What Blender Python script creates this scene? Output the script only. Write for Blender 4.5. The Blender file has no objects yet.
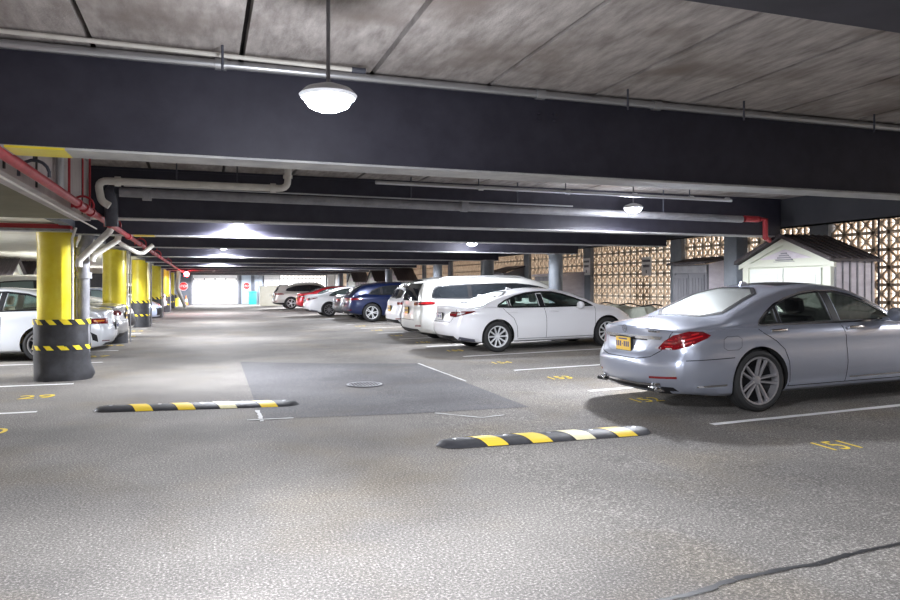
import bpy, bmesh, math, random
from mathutils import Vector, Matrix
from mathutils.bvhtree import BVHTree
random.seed(7)
C = bpy.context.scene.collection
scene = bpy.context.scene
PI = math.pi
YAW = math.radians(18.8)
# ------------------------------------------------------------------ camera, world, exposure
cam_d = bpy.data.cameras.new('camera'); cam = bpy.data.objects.new('camera', cam_d); C.objects.link(cam)
cam.location = (0, 0, 1.5); cam.rotation_euler = (PI/2, 0, -YAW)
cam_d.sensor_width = 36.0; cam_d.lens = 36.0*720/900; cam_d.shift_y = -14/900.0
cam_d.clip_start = 0.05; cam_d.clip_end = 300
scene.camera = cam
scene.view_settings.view_transform = 'Standard'; scene.view_settings.look = 'None'
scene.view_settings.gamma = 1.0; scene.view_settings.use_curve_mapping = False
scene.view_settings.exposure = 0.36
w = bpy.data.worlds.new('overcast_daylight'); scene.world = w; w.use_nodes = True
bg = w.node_tree.nodes['Background']; bg.inputs['Color'].default_value = (1.0, 0.93, 0.87, 1); bg.inputs['Strength'].default_value = 2.2
LAMP_COL = (0.90, 0.93, 1.0)
AISLE_W, CAR_W, LEFT_W = 620.0, 480.0, 850.0   # downward cone; a tenth of it leaks sideways and up
# lamp rows: (x, y, z, watts)
LAMPS = [(0.68, -3.6, 2.62, AISLE_W*0.85), (0.567, 3.50, 2.38, AISLE_W*0.95), (0.53, 12.5, 2.56, AISLE_W), (0.5, 21.3, 2.56, AISLE_W), (0.5, 31.0, 2.56, AISLE_W*1.2), (0.5, 42.0, 2.56, AISLE_W*1.6),
         (5.70, -0.6, 2.60, CAR_W*0.05), (5.70, 8.75, 2.56, CAR_W), (6.0, 16.0, 2.48, CAR_W*0.75), (5.9, 25.0, 2.56, CAR_W), (5.9, 35.5, 2.56, CAR_W*1.4), (5.2, 48.0, 2.56, CAR_W*2.0),
         (1.2, 57.5, 2.6, AISLE_W*3.2), (6.5, 57.5, 2.6, AISLE_W*2.4), (10.9, 5.2, 2.6, CAR_W*0.30),
         (-6.2, 15.0, 2.30, LEFT_W), (-4.3, 25.3, 2.30, LEFT_W), (-6.2, 40.0, 2.30, LEFT_W)]

# ------------------------------------------------------------------ materials
MATS = {}
def mat(name, col, rough=0.5, metal=0.0, coat=0.0, emit=None, alpha=None, spec=None, trans=0.0):
    if name in MATS: return MATS[name]
    m = bpy.data.materials.new(name); m.use_nodes = True
    b = m.node_tree.nodes['Principled BSDF']
    b.inputs['Base Color'].default_value = (*col, 1); b.inputs['Roughness'].default_value = rough
    b.inputs['Metallic'].default_value = metal; b.inputs['Coat Weight'].default_value = coat
    b.inputs['Coat Roughness'].default_value = 0.04
    if spec is not None: b.inputs['Specular IOR Level'].default_value = spec
    if emit: b.inputs['Emission Color'].default_value = (*emit[0], 1); b.inputs['Emission Strength'].default_value = emit[1]
    if trans: b.inputs['Transmission Weight'].default_value = trans
    MATS[name] = m; return m
def noise_mat(name, c1, c2, scale=4.0, rough=0.8, stretch=(1,1,1), detail=6, bump=0.0, bscale=60, c3=None, metal=0.0, lo=0.35, hi=0.65):
    if name in MATS: return MATS[name]
    m = mat(name, c1, rough, metal); nt = m.node_tree; b = nt.nodes['Principled BSDF']
    geo = nt.nodes.new('ShaderNodeNewGeometry'); mp = nt.nodes.new('ShaderNodeMapping'); mp.inputs['Scale'].default_value = stretch
    nt.links.new(geo.outputs['Position'], mp.inputs['Vector'])
    n = nt.nodes.new('ShaderNodeTexNoise'); n.inputs['Scale'].default_value = scale; n.inputs['Detail'].default_value = detail; n.inputs['Roughness'].default_value = 0.65
    nt.links.new(mp.outputs[0], n.inputs['Vector'])
    r = nt.nodes.new('ShaderNodeValToRGB'); r.color_ramp.elements[0].position = lo; r.color_ramp.elements[1].position = hi
    r.color_ramp.elements[0].color = (*c1, 1); r.color_ramp.elements[1].color = (*c2, 1)
    nt.links.new(n.outputs['Fac'], r.inputs['Fac']); out = r.outputs['Color']
    if c3:
        n2 = nt.nodes.new('ShaderNodeTexNoise'); n2.inputs['Scale'].default_value = scale*0.23; n2.inputs['Detail'].default_value = 3
        nt.links.new(geo.outputs['Position'], n2.inputs['Vector'])
        r2 = nt.nodes.new('ShaderNodeValToRGB'); r2.color_ramp.elements[0].position = 0.5; r2.color_ramp.elements[1].position = 0.72
        mx = nt.nodes.new('ShaderNodeMix'); mx.data_type = 'RGBA'
        nt.links.new(n2.outputs['Fac'], r2.inputs['Fac']); nt.links.new(r2.outputs['Color'], mx.inputs['Factor'])
        nt.links.new(out, mx.inputs['A']); mx.inputs['B'].default_value = (*c3, 1); out = mx.outputs['Result']
    nt.links.new(out, b.inputs['Base Color'])
    if bump:
        n3 = nt.nodes.new('ShaderNodeTexNoise'); n3.inputs['Scale'].default_value = bscale; n3.inputs['Detail'].default_value = 3
        nt.links.new(geo.outputs['Position'], n3.inputs['Vector'])
        bp = nt.nodes.new('ShaderNodeBump'); bp.inputs['Strength'].default_value = bump; bp.inputs['Distance'].default_value = 0.01
        nt.links.new(n3.outputs['Fac'], bp.inputs['Height']); nt.links.new(bp.outputs[0], b.inputs['Normal'])
    return m
def asphalt(name, base, tint=(1,1,1), speck=0.55):
    m = mat(name, base, 0.88); nt = m.node_tree; b = nt.nodes['Principled BSDF']; b.inputs['Specular IOR Level'].default_value = 0.35
    geo = nt.nodes.new('ShaderNodeNewGeometry')
    n1 = nt.nodes.new('ShaderNodeTexNoise'); n1.inputs['Scale'].default_value = 62; n1.inputs['Detail'].default_value = 5; n1.inputs['Roughness'].default_value = 0.8
    n2 = nt.nodes.new('ShaderNodeTexNoise'); n2.inputs['Scale'].default_value = 0.55; n2.inputs['Detail'].default_value = 5
    n3 = nt.nodes.new('ShaderNodeTexNoise'); n3.inputs['Scale'].default_value = 0.9; n3.inputs['Detail'].default_value = 4; n3.noise_dimensions = '4D'; n3.inputs['W'].default_value = 7.3
    for n in (n1, n2, n3): nt.links.new(geo.outputs['Position'], n.inputs['Vector'])
    r1 = nt.nodes.new('ShaderNodeValToRGB'); e = r1.color_ramp.elements
    e[0].position = 0.34; e[0].color = (base[0]*0.42, base[1]*0.42, base[2]*0.42, 1); e[1].position = 0.70; e[1].color = (speck, speck*0.95, speck*0.89, 1)
    k = e.new(0.53); k.color = (*base, 1)
    r2 = nt.nodes.new('ShaderNodeValToRGB'); r2.color_ramp.elements[0].position = 0.35; r2.color_ramp.elements[1].position = 0.68
    r2.color_ramp.elements[0].color = (0.66, 0.65, 0.65, 1); r2.color_ramp.elements[1].color = (1.10, 1.09, 1.07, 1)
    r3 = nt.nodes.new('ShaderNodeValToRGB'); r3.color_ramp.elements[0].position = 0.5; r3.color_ramp.elements[1].position = 0.75
    r3.color_ramp.elements[0].color = (1, 1, 1, 1); r3.color_ramp.elements[1].color = (1.0, 0.93, 0.80, 1)
    for n, r in ((n1, r1), (n2, r2), (n3, r3)): nt.links.new(n.outputs['Fac'], r.inputs['Fac'])
    m1 = nt.nodes.new('ShaderNodeMix'); m1.data_type = 'RGBA'; m1.blend_type = 'MULTIPLY'; m1.inputs['Factor'].default_value = 1
    m2 = nt.nodes.new('ShaderNodeMix'); m2.data_type = 'RGBA'; m2.blend_type = 'MULTIPLY'; m2.inputs['Factor'].default_value = 1
    nt.links.new(r1.outputs[0], m1.inputs['A']); nt.links.new(r2.outputs[0], m1.inputs['B'])
    nt.links.new(m1.outputs['Result'], m2.inputs['A']); nt.links.new(r3.outputs[0], m2.inputs['B'])
    nt.links.new(m2.outputs['Result'], b.inputs['Base Color'])
    bp = nt.nodes.new('ShaderNodeBump'); bp.inputs['Strength'].default_value = 0.5; bp.inputs['Distance'].default_value = 0.006
    nt.links.new(n1.outputs['Fac'], bp.inputs['Height']); nt.links.new(bp.outputs[0], b.inputs['Normal'])
    return m
def hazard(name, ax=1.0, az=1.0, period=0.16, ca=(0.95, 0.75, 0.03), cb=(0.02, 0.02, 0.022)):
    m = mat(name, ca, 0.5); nt = m.node_tree; b = nt.nodes['Principled BSDF']
    tc = nt.nodes.new('ShaderNodeUVMap'); sp = nt.nodes.new('ShaderNodeSeparateXYZ'); nt.links.new(tc.outputs[0], sp.inputs[0])
    a = nt.nodes.new('ShaderNodeMath'); a.operation = 'MULTIPLY'; a.inputs[1].default_value = ax
    c = nt.nodes.new('ShaderNodeMath'); c.operation = 'MULTIPLY_ADD'; c.inputs[1].default_value = az
    nt.links.new(sp.outputs[0], a.inputs[0]); nt.links.new(sp.outputs[1], c.inputs[0]); nt.links.new(a.outputs[0], c.inputs[2])
    d = nt.nodes.new('ShaderNodeMath'); d.operation = 'DIVIDE'; d.inputs[1].default_value = period; nt.links.new(c.outputs[0], d.inputs[0])
    f = nt.nodes.new('ShaderNodeMath'); f.operation = 'FRACT'; nt.links.new(d.outputs[0], f.inputs[0])
    g = nt.nodes.new('ShaderNodeMath'); g.operation = 'GREATER_THAN'; g.inputs[1].default_value = 0.5; nt.links.new(f.outputs[0], g.inputs[0])
    mx = nt.nodes.new('ShaderNodeMix'); mx.data_type = 'RGBA'; nt.links.new(g.outputs[0], mx.inputs['Factor'])
    mx.inputs['A'].default_value = (*ca, 1); mx.inputs['B'].default_value = (*cb, 1)
    nt.links.new(mx.outputs['Result'], b.inputs['Base Color']); return m
def glass_mat(name, tint, refl=0.12, rough=0.02):
    if name in MATS: return MATS[name]
    m = bpy.data.materials.new(name); m.use_nodes = True; nt = m.node_tree; nt.nodes.clear()
    o = nt.nodes.new('ShaderNodeOutputMaterial'); t = nt.nodes.new('ShaderNodeBsdfTransparent'); g = nt.nodes.new('ShaderNodeBsdfGlossy')
    t.inputs[0].default_value = (*tint, 1); g.inputs['Roughness'].default_value = rough; g.inputs['Color'].default_value = (0.95, 1, 0.98, 1)
    lw = nt.nodes.new('ShaderNodeLayerWeight'); lw.inputs[0].default_value = 0.25
    ad = nt.nodes.new('ShaderNodeMath'); ad.operation = 'MULTIPLY_ADD'; ad.inputs[1].default_value = 0.8; ad.inputs[2].default_value = refl; ad.use_clamp = True
    mx = nt.nodes.new('ShaderNodeMixShader')
    nt.links.new(lw.outputs['Fresnel'], ad.inputs[0]); nt.links.new(ad.outputs[0], mx.inputs[0]); nt.links.new(t.outputs[0], mx.inputs[1]); nt.links.new(g.outputs[0], mx.inputs[2])
    nt.links.new(mx.outputs[0], o.inputs['Surface']); MATS[name] = m; return m

M_ASPH = asphalt('asphalt', (0.205, 0.194, 0.182), speck=0.72); M_PATCH = asphalt('asphalt_patch', (0.135, 0.135, 0.147), speck=0.40)
M_CEIL = noise_mat('precast_ceiling', (0.25, 0.225, 0.215), (0.56, 0.52, 0.50), 7, 0.9, (2.2, 0.5, 1), 12, 0.35, 90, c3=(0.23, 0.195, 0.175), lo=0.30, hi=0.70)
M_JOINT = mat('joint_dark', (0.05, 0.045, 0.045), 0.9)
M_BEAM = noise_mat('beam_paint', (0.027, 0.026, 0.042), (0.039, 0.038, 0.057), 5, 0.6)
M_FLANGE_LIT = noise_mat('flange_underside_lit', (0.36, 0.36, 0.38), (0.55, 0.55, 0.54), 3, 0.5)  # pale colour stands for the light reaching the beam undersides
M_GREY = noise_mat('column_grey', (0.16, 0.18, 0.21), (0.22, 0.24, 0.27), 3, 0.55)
M_DARKGREY = noise_mat('dark_grey_wall', (0.09, 0.10, 0.125), (0.13, 0.14, 0.165), 2, 0.7)
M_SPAN = noise_mat('spandrel_paint', (0.045, 0.047, 0.058), (0.06, 0.062, 0.072), 2, 0.8)
M_CONC = noise_mat('pale_concrete', (0.42, 0.40, 0.37), (0.60, 0.57, 0.54), 2.5, 0.85, bump=0.2)
M_FASCIA = noise_mat('fascia_concrete', (0.42, 0.38, 0.37), (0.62, 0.57, 0.56), 2.2, 0.85, (1, 1, 0.5), bump=0.2, c3=(0.33, 0.28, 0.27))
M_SOFFIT = noise_mat('soffit_concrete', (0.17, 0.155, 0.095), (0.22, 0.20, 0.13), 1.2, 0.9)
M_CREAM = noise_mat('cream_soffit', (0.66, 0.63, 0.52), (0.76, 0.74, 0.64), 1.5, 0.85)
M_BLOCK = noise_mat('screen_block', (0.64, 0.51, 0.38), (0.82, 0.70, 0.56), 5, 0.9)
M_YELLOW = noise_mat('yellow_paint', (0.80, 0.64, 0.02), (0.88, 0.76, 0.06), 4, 0.35, c3=(0.60, 0.46, 0.03))
M_RUBBER = noise_mat('black_rubber', (0.022, 0.022, 0.026), (0.042, 0.043, 0.050), 6, 0.55, bump=0.3, bscale=12)
M_RED = noise_mat('red_pipe_paint', (0.34, 0.015, 0.025), (0.46, 0.03, 0.045), 8, 0.5)
M_WPIPE = noise_mat('white_pipe', (0.62, 0.60, 0.55), (0.75, 0.73, 0.68), 6, 0.45)
M_GPIPE = noise_mat('grey_pipe', (0.20, 0.20, 0.22), (0.30, 0.30, 0.32), 6, 0.5)
M_DPIPE = noise_mat('dark_pipe', (0.05, 0.055, 0.075), (0.09, 0.095, 0.12), 5, 0.5)
M_GALV = mat('galvanised', (0.55, 0.56, 0.58), 0.35, 0.8)
M_WHITE = mat('white_line', (0.80, 0.80, 0.80), 0.7); M_CHALK = mat('chalk', (0.62, 0.62, 0.62), 0.9)
M_YLINE = mat('yellow_line', (0.80, 0.58, 0.05), 0.7); M_TAR = mat('tar', (0.02, 0.02, 0.022), 0.5)
M_BLACK = mat('black_plastic', (0.012, 0.012, 0.014), 0.45, spec=0.25); M_BLACKM = mat('black_matte', (0.008, 0.008, 0.009), 0.9)
M_CHROME = mat('chrome', (0.75, 0.76, 0.78), 0.12, 1.0)
M_TIRE = mat('tyre_rubber', (0.018, 0.018, 0.019), 0.75)
M_ALLOY = mat('alloy', (0.78, 0.79, 0.81), 0.3, 0.35); M_ALLOYD = mat('alloy_dark', (0.40, 0.39, 0.41), 0.3, 0.6)
M_TAIL = mat('tail_lens', (0.17, 0.003, 0.008), 0.12, coat=1.0); M_TAILD = mat('tail_lens_dark', (0.10, 0.004, 0.006), 0.12, coat=1.0)
M_TAILL = mat('tail_strip', (0.55, 0.015, 0.02), 0.2, coat=1.0); M_CLEAR = mat('clear_lens', (0.72, 0.72, 0.74), 0.12, 0.3, coat=1.0)
M_AMBER = mat('amber_lens', (0.75, 0.25, 0.03), 0.2, coat=1.0); M_PLATE = mat('plate_yellow', (0.85, 0.55, 0.08), 0.4); M_PLATEI = mat('plate_ink', (0.05, 0.05, 0.18), 0.5)
M_PLATEW = mat('plate_white', (0.75, 0.75, 0.72), 0.4)
M_SEATD = mat('seat_dark', (0.03, 0.03, 0.035), 0.6); M_SEATB = mat('seat_beige', (0.55, 0.42, 0.28), 0.6); M_INT = mat('cabin_lining', (0.30, 0.30, 0.30), 0.8)
M_SEATG = mat('seat_grey', (0.30, 0.30, 0.30), 0.6)
G_CLEAR = glass_mat('car_glass', (0.80, 0.93, 0.88), 0.12); G_REAR = glass_mat('rear_glass', (0.50, 0.58, 0.55), 0.72, 0.30); G_SILVER = glass_mat('side_glass_soft', (0.86, 0.92, 0.86), 0.10)
M_DGLASS = mat('dark_glass', (0.015, 0.018, 0.022), 0.04, coat=0.5); M_MGLASS = mat('mid_glass', (0.12, 0.16, 0.16), 0.06, coat=0.5)
M_RIB = mat('shed_vinyl', (0.66, 0.68, 0.58), 0.5); M_SHEDW = mat('shed_door_white', (0.74, 0.77, 0.72), 0.45); M_SHEDP = noise_mat('shed_side', (0.58, 0.53, 0.58), (0.72, 0.68, 0.72), 3, 0.6, (1, 1, 3))
M_ROOF = noise_mat('shed_roof', (0.045, 0.037, 0.042), (0.085, 0.07, 0.075), 6, 0.6, (8, 1, 1)); M_SHEDG = mat('shed_grey', (0.16, 0.16, 0.18), 0.55)
M_DOORW = noise_mat('roller_white', (0.78, 0.78, 0.78), (0.86, 0.86, 0.86), 3, 0.5); M_SIGNR = mat('sign_red', (0.70, 0.02, 0.02), 0.4); M_SIGNW = mat('sign_white', (0.80, 0.80, 0.80), 0.4)
M_INK = mat('sign_ink', (0.03, 0.03, 0.05), 0.6); M_LAMP = mat('lamp_lens', (1, 1, 1), 0.5, emit=(LAMP_COL, 80.0)); M_LAMPB = mat('lamp_body', (0.55, 0.56, 0.58), 0.4, 0.3)
M_REDL = mat('red_beacon', (1, 0.05, 0.05), 0.4, emit=((1, 0.03, 0.04), 60.0)); M_ORANGE = mat('cone_orange', (0.85, 0.18, 0.02), 0.5); M_TEAL = mat('teal', (0.02, 0.42, 0.38), 0.5)
M_TARP = noise_mat('tarp', (0.42, 0.45, 0.38), (0.55, 0.58, 0.50), 5, 0.7, bump=0.4, bscale=8)
def paint(name, col, metal=0.0, rough=0.35):
    return mat(name, col, rough, metal, coat=1.0)

# ------------------------------------------------------------------ helpers
def tag(o, label, cat, group=None, kind=None):
    if label: o['label'] = label
    if cat: o['category'] = cat
    if group: o['group'] = group
    if kind: o['kind'] = kind
    return o
def thing(name, loc=(0,0,0), label=None, cat=None, group=None, rot=(0,0,0)):
    o = bpy.data.objects.new(name, None); C.objects.link(o); o.location = loc; o.rotation_euler = rot; o.empty_display_size = 0.1
    return tag(o, label, cat, group)
def link(name, bm, mats, parent=None, smooth=None, loc=None):
    me = bpy.data.meshes.new(name)
    bmesh.ops.recalc_face_normals(bm, faces=bm.faces)
    bm.to_mesh(me); bm.free()
    if not isinstance(mats, (list, tuple)): mats = [mats]
    for m in mats: me.materials.append(m)
    if smooth is not None:
        for p in me.polygons: p.use_smooth = True
        me.set_sharp_from_angle(angle=math.radians(smooth))
    o = bpy.data.objects.new(name, me); C.objects.link(o)
    if parent: o.parent = parent
    if loc: o.location = loc
    return o
def box(bm, x0, x1, y0, y1, z0, z1, mi=0):
    v = [bm.verts.new(p) for p in ((x0,y0,z0),(x1,y0,z0),(x1,y1,z0),(x0,y1,z0),(x0,y0,z1),(x1,y0,z1),(x1,y1,z1),(x0,y1,z1))]
    for f in ((0,3,2,1),(4,5,6,7),(0,1,5,4),(1,2,6,5),(2,3,7,6),(3,0,4,7)):
        bm.faces.new([v[i] for i in f]).material_index = mi
    return v
def bbox(bm, x0, x1, y0, y1, z0, z1, r=0.01, mi=0, seg=2):
    t = bmesh.new(); box(t, x0, x1, y0, y1, z0, z1)
    bmesh.ops.bevel(t, geom=t.edges[:], offset=r, segments=seg, profile=0.5, affect='EDGES')
    for f in t.faces: f.material_index = mi
    join(bm, t)
def join(bm, t, M=None):
    if M is not None: bmesh.ops.transform(t, matrix=M, verts=t.verts)
    mp = {v: bm.verts.new(v.co) for v in t.verts}
    for f in t.faces:
        try: bm.faces.new([mp[v] for v in f.verts]).material_index = f.material_index
        except ValueError: pass
    t.free()
def prism(bm, pts, axis, a0, a1, mi=0):
    """extrude closed 2-D outline; axis: 'x' pts=(y,z), 'y' pts=(x,z), 'z' pts=(x,y)"""
    def P(u, v, a): return {'x': (a, u, v), 'y': (u, a, v), 'z': (u, v, a)}[axis]
    A = [bm.verts.new(P(u, v, a0)) for u, v in pts]; B = [bm.verts.new(P(u, v, a1)) for u, v in pts]
    fs = [bm.faces.new(A), bm.faces.new(B[::-1])]
    n = len(pts)
    for i in range(n): fs.append(bm.faces.new((A[i], B[i], B[(i+1) % n], A[(i+1) % n])))
    for f in fs: f.material_index = mi
def lathe(bm, prof, axis='z', c=(0,0,0), n=32, mi=0):
    """prof list of (r, h)"""
    rings = []
    for r, h in prof:
        ring = []
        for i in range(n if r > 1e-6 else 1):
            a = 2*PI*i/n; u, v = r*math.cos(a), r*math.sin(a)
            p = {'z': (u, v, h), 'y': (u, h, v), 'x': (h, u, v)}[axis]
            ring.append(bm.verts.new((p[0]+c[0], p[1]+c[1], p[2]+c[2])))
        rings.append(ring)
    for a, b in zip(rings, rings[1:]):
        for i in range(n):
            q = [a[i % len(a)], a[(i+1) % len(a)], b[(i+1) % len(b)], b[i % len(b)]]
            u = []
            for x in q:
                if x not in u: u.append(x)
            if len(u) > 2: bm.faces.new(u).material_index = mi
def tube(bm, pts, r, n=12, mi=0, bend=0.0):
    pts = [Vector(p) for p in pts]
    if bend:
        out = [pts[0]]
        for i in range(1, len(pts)-1):
            a, b, c = pts[i-1], pts[i], pts[i+1]
            d1 = (a-b); d2 = (c-b); k = min(bend, d1.length*0.45, d2.length*0.45)
            p, q = b+d1.normalized()*k, b+d2.normalized()*k
            for t in range(6):
                s = t/5; out.append((1-s)**2*p + 2*s*(1-s)*b + s*s*q)
        out.append(pts[-1]); pts = out
    up = Vector((0, 0, 1)); rings = []; prev = None
    for i, p in enumerate(pts):
        d = (pts[min(i+1, len(pts)-1)] - pts[max(i-1, 0)]).normalized()
        if prev is None:
            x = d.cross(up) if abs(d.z) < 0.95 else d.cross(Vector((1, 0, 0)))
        else: x = prev - d*prev.dot(d)
        x.normalize(); prev = x; y = d.cross(x)
        rings.append([bm.verts.new(p + x*(r*math.cos(2*PI*j/n)) + y*(r*math.sin(2*PI*j/n))) for j in range(n)])
    for a, b in zip(rings, rings[1:]):
        for j in range(n): bm.faces.new((a[j], a[(j+1) % n], b[(j+1) % n], b[j])).material_index = mi
    bm.faces.new(rings[0]).material_index = mi; bm.faces.new(rings[-1][::-1]).material_index = mi
def copy_tree(o, parent=None):
    c = o.copy(); C.objects.link(c)
    if parent is not None: c.parent = parent
    for ch in list(o.children): copy_tree(ch, c)
    return c
def text_mesh(name, s, size, m, parent, M, extrude=0.001, align='CENTER'):
    cu = bpy.data.curves.new(name, 'FONT'); cu.body = s; cu.size = size; cu.extrude = extrude; cu.align_x = align; cu.align_y = 'CENTER'
    t = bpy.data.objects.new(name, cu); C.objects.link(t)
    me = bpy.data.meshes.new_from_object(t.evaluated_get(bpy.context.evaluated_depsgraph_get()))
    bpy.data.objects.remove(t); me.transform(M); me.materials.clear(); me.materials.append(m)
    o = bpy.data.objects.new(name, me); C.objects.link(o)
    if parent: o.parent = parent
    return o
def fz(x): return 0.02*max(0.0, x-2.2)
def interp(pts):
    """monotone cubic through (x, y)"""
    xs = [p[0] for p in pts]; ys = [p[1] for p in pts]; n = len(xs)
    d = [(ys[i+1]-ys[i])/(xs[i+1]-xs[i]) for i in range(n-1)]
    m = [d[0]] + [0 if d[i-1]*d[i] <= 0 else 2*d[i-1]*d[i]/(d[i-1]+d[i]) for i in range(1, n-1)] + [d[-1]]
    def f(x):
        if x <= xs[0]: return ys[0]
        if x >= xs[-1]: return ys[-1]
        i = 0
        while x > xs[i+1]: i += 1
        h = xs[i+1]-xs[i]; t = (x-xs[i])/h
        return (2*t**3-3*t*t+1)*ys[i] + (t**3-2*t*t+t)*h*m[i] + (-2*t**3+3*t*t)*ys[i+1] + (t**3-t*t)*h*m[i+1]
    return f

# ------------------------------------------------------------------ the setting
X_FASCIA, X_WALL, X_GIRD, Z_CEIL, Z_BEAM, Z_SOFF = -1.95, 11.3, 9.25, 2.95, 2.32, 2.45
Y0, Y1 = -7.0, 66.0
X_LEFT = -8.6
bm = bmesh.new()
xs = [X_LEFT-0.4, 2.2, X_WALL+0.3]
for a, b in zip(xs, xs[1:]):
    v = [bm.verts.new(p) for p in ((a, Y0, fz(a)), (b, Y0, fz(b)), (b, Y1+0.3, fz(b)), (a, Y1+0.3, fz(a)), (a, Y0, -0.3), (b, Y0, -0.3), (b, Y1+0.3, -0.3), (a, Y1+0.3, -0.3))]
    for f in ((0,3,2,1),(4,5,6,7),(0,1,5,4),(1,2,6,5),(2,3,7,6),(3,0,4,7)): bm.faces.new([v[i] for i in f])
floor = tag(link('floor', bm, M_ASPH), 'grey speckled asphalt floor of the parking garage', None, kind='structure')
def quad_on_floor(bm, pts, h=0.003):
    v = [bm.verts.new((x, y, fz(x)+h)) for x, y in pts]; bm.faces.new(v)
def strip_on_floor(bm, p, q, wd, h=0.004, seg=10, jit=0.0):
    p, q = Vector(p), Vector(q); d = (q-p).normalized(); n = Vector((-d.y, d.x))*wd/2
    prev = None
    for i in range(seg+1):
        c = p.lerp(q, i/seg); k = 1+random.uniform(-jit, jit); o = Vector((random.uniform(-jit, jit), random.uniform(-jit, jit)))*wd*0.5
        a = c+n*k+o; b = c-n*k+o
        cur = (bm.verts.new((a.x, a.y, fz(a.x)+h)), bm.verts.new((b.x, b.y, fz(b.x)+h)))
        if prev: bm.faces.new((prev[0], prev[1], cur[1], cur[0]))
        prev = cur
bm = bmesh.new()
pp = [(0.60, 8.35), (2.2, 8.15), (3.72, 7.95), (3.80, 13.1), (2.2, 13.95), (0.66, 14.8)]
quad_on_floor(bm, [pp[0], pp[1], pp[4], pp[5]]); quad_on_floor(bm, [pp[1], pp[2], pp[3], pp[4]])
link('asphalt_patch', bm, M_PATCH, floor)['label'] = 'darker square patch of newer asphalt'
bm = bmesh.new()
strip_on_floor(bm, (0.60, 8.2), (0.60, 8.95), 0.05, 0.006, jit=0.3); strip_on_floor(bm, (0.45, 8.33), (0.95, 8.30), 0.04, 0.006, jit=0.3)
strip_on_floor(bm, (2.55, 8.05), (2.95, 7.55), 0.03, 0.006, jit=0.3); strip_on_floor(bm, (2.95, 7.55), (3.25, 7.6), 0.03, 0.006, jit=0.3)
strip_on_floor(bm, (3.80, 10.4), (3.82, 13.1), 0.035, 0.006, jit=0.3); 
link('chalk_mark', bm, M_CHALK, floor)['label'] = 'faint white chalk marks around the patch'
PTS_TAR = [(1.9, 2.88), (2.05, 2.92), (2.3, 2.94), (2.55, 3.0), (2.85, 3.01), (3.1, 3.0), (3.35, 3.04), (3.7, 3.05), (4.1, 3.10)]
bm = bmesh.new()
pts = PTS_TAR
for a, b in zip(pts, pts[1:]): strip_on_floor(bm, a, b, 0.035, 0.004, 6, 0.35)
link('tar_seam', bm, M_TAR, floor)['label'] = 'black tar filled crack'
for i, y in enumerate([3.65, 6.22, 8.75, 11.3, 13.85, 16.4, 18.95, 21.5, 24.1, 26.6, 29.2, 31.7, 34.3, 36.9, 39.4, 42.0, 44.6]):
    bm = bmesh.new(); strip_on_floor(bm, (5.0, y), (10.1, y+0.05), 0.10, 0.004, 24, 0.12)
    link('parking_line', bm, M_WHITE, floor)
for y in [4.4, 7.0, 9.7, 12.3, 15.6, 18.3, 22.0, 24.6, 27.3, 31.0, 34.8, 38.0]:
    bm = bmesh.new(); strip_on_floor(bm, (-1.9, y), (-7.0, y), 0.10, 0.004, 20, 0.12)
    link('parking_line', bm, M_WHITE, floor)
for i, y in enumerate([5.0, 7.78, 10.1, 12.45, 15.1, 17.6, 20.2, 22.8, 25.4]):
    M = Matrix.Translation((5.38 if i == 0 else 5.25, y, fz(5.25)+0.006)) @ Matrix.Rotation(-math.atan(0.02), 4, 'Y') @ Matrix.Rotation(-0.08, 4, 'Z') @ Matrix.Scale(0.62, 4, (1, 0, 0))
    text_mesh('painted_number', str(151+i), 0.44, M_YLINE, floor, M, 0.0005)
for i, y in enumerate([8.5, 11.0, 13.9, 16.9, 19.9, 23.3, 26.0, 29.2]):
    M = Matrix.Translation((-2.15, y, 0.004)) @ Matrix.Rotation(0.05, 4, 'Z')
    text_mesh('painted_number', str(30-i), 0.46, M_YLINE, floor, M, 0.0005)
# drain
t = thing('drain_grate', (2.28, 10.7, fz(2.28)+0.012), 'round slotted metal drain grate set in the dark asphalt patch', 'drain')
bm = bmesh.new(); lathe(bm, [(0.235, 0), (0.27, 0), (0.27, 0.008), (0.235, 0.008), (0.235, 0)], n=32); link('rim', bm, M_GPIPE, t, 40)
bm = bmesh.new(); lathe(bm, [(0.0, 0.001), (0.24, 0.001)], n=24); link('pit', bm, M_BLACKM, t)
bm = bmesh.new()
for k in range(-4, 5):
    h = math.sqrt(0.24**2-(k*0.05)**2); box(bm, k*0.05-0.008, k*0.05+0.008, -h, h, 0.002, 0.007)
link('grating', bm, M_GPIPE, t)

# ceiling planks
bm = bmesh.new(); pw = 0.86; x = -0.64 - pw*2
while x < X_WALL:
    a, b = max(x+0.017, X_FASCIA-0.2), min(x+pw-0.017, X_WALL+0.2)
    if b > a: box(bm, a, b, Y0, Y1, Z_CEIL, Z_CEIL+0.2)
    x += pw
box(bm, X_FASCIA-0.2, X_WALL+0.3, Y0, Y1+0.3, Z_CEIL+0.09, Z_CEIL+0.25, 1)
tag(link('ceiling', bm, [M_CEIL, M_JOINT]), 'stained precast concrete plank ceiling', None, kind='structure')
bm = bmesh.new(); box(bm, X_LEFT-0.3, -1.47, Y0, 9.58, 2.30, 2.9); 
tag(link('ceiling_side', bm, M_SOFFIT), 'low olive grey soffit left of the aisle', None, kind='structure')
bm = bmesh.new(); box(bm, X_LEFT-0.3, X_FASCIA-0.02, 9.59, Y1+0.2, Z_SOFF+0.02, 3.2)
tag(link('ceiling_side', bm, M_CREAM), 'cream soffit over the left stalls', None, kind='structure')
bm = bmesh.new(); box(bm, -1.47, -1.30, Y0, 9.58, 2.28, Z_CEIL)
for y in (5.6, 6.6, 8.9): box(bm, -1.305, -1.288, y, y+0.03, 2.30, Z_CEIL, 1)
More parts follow.
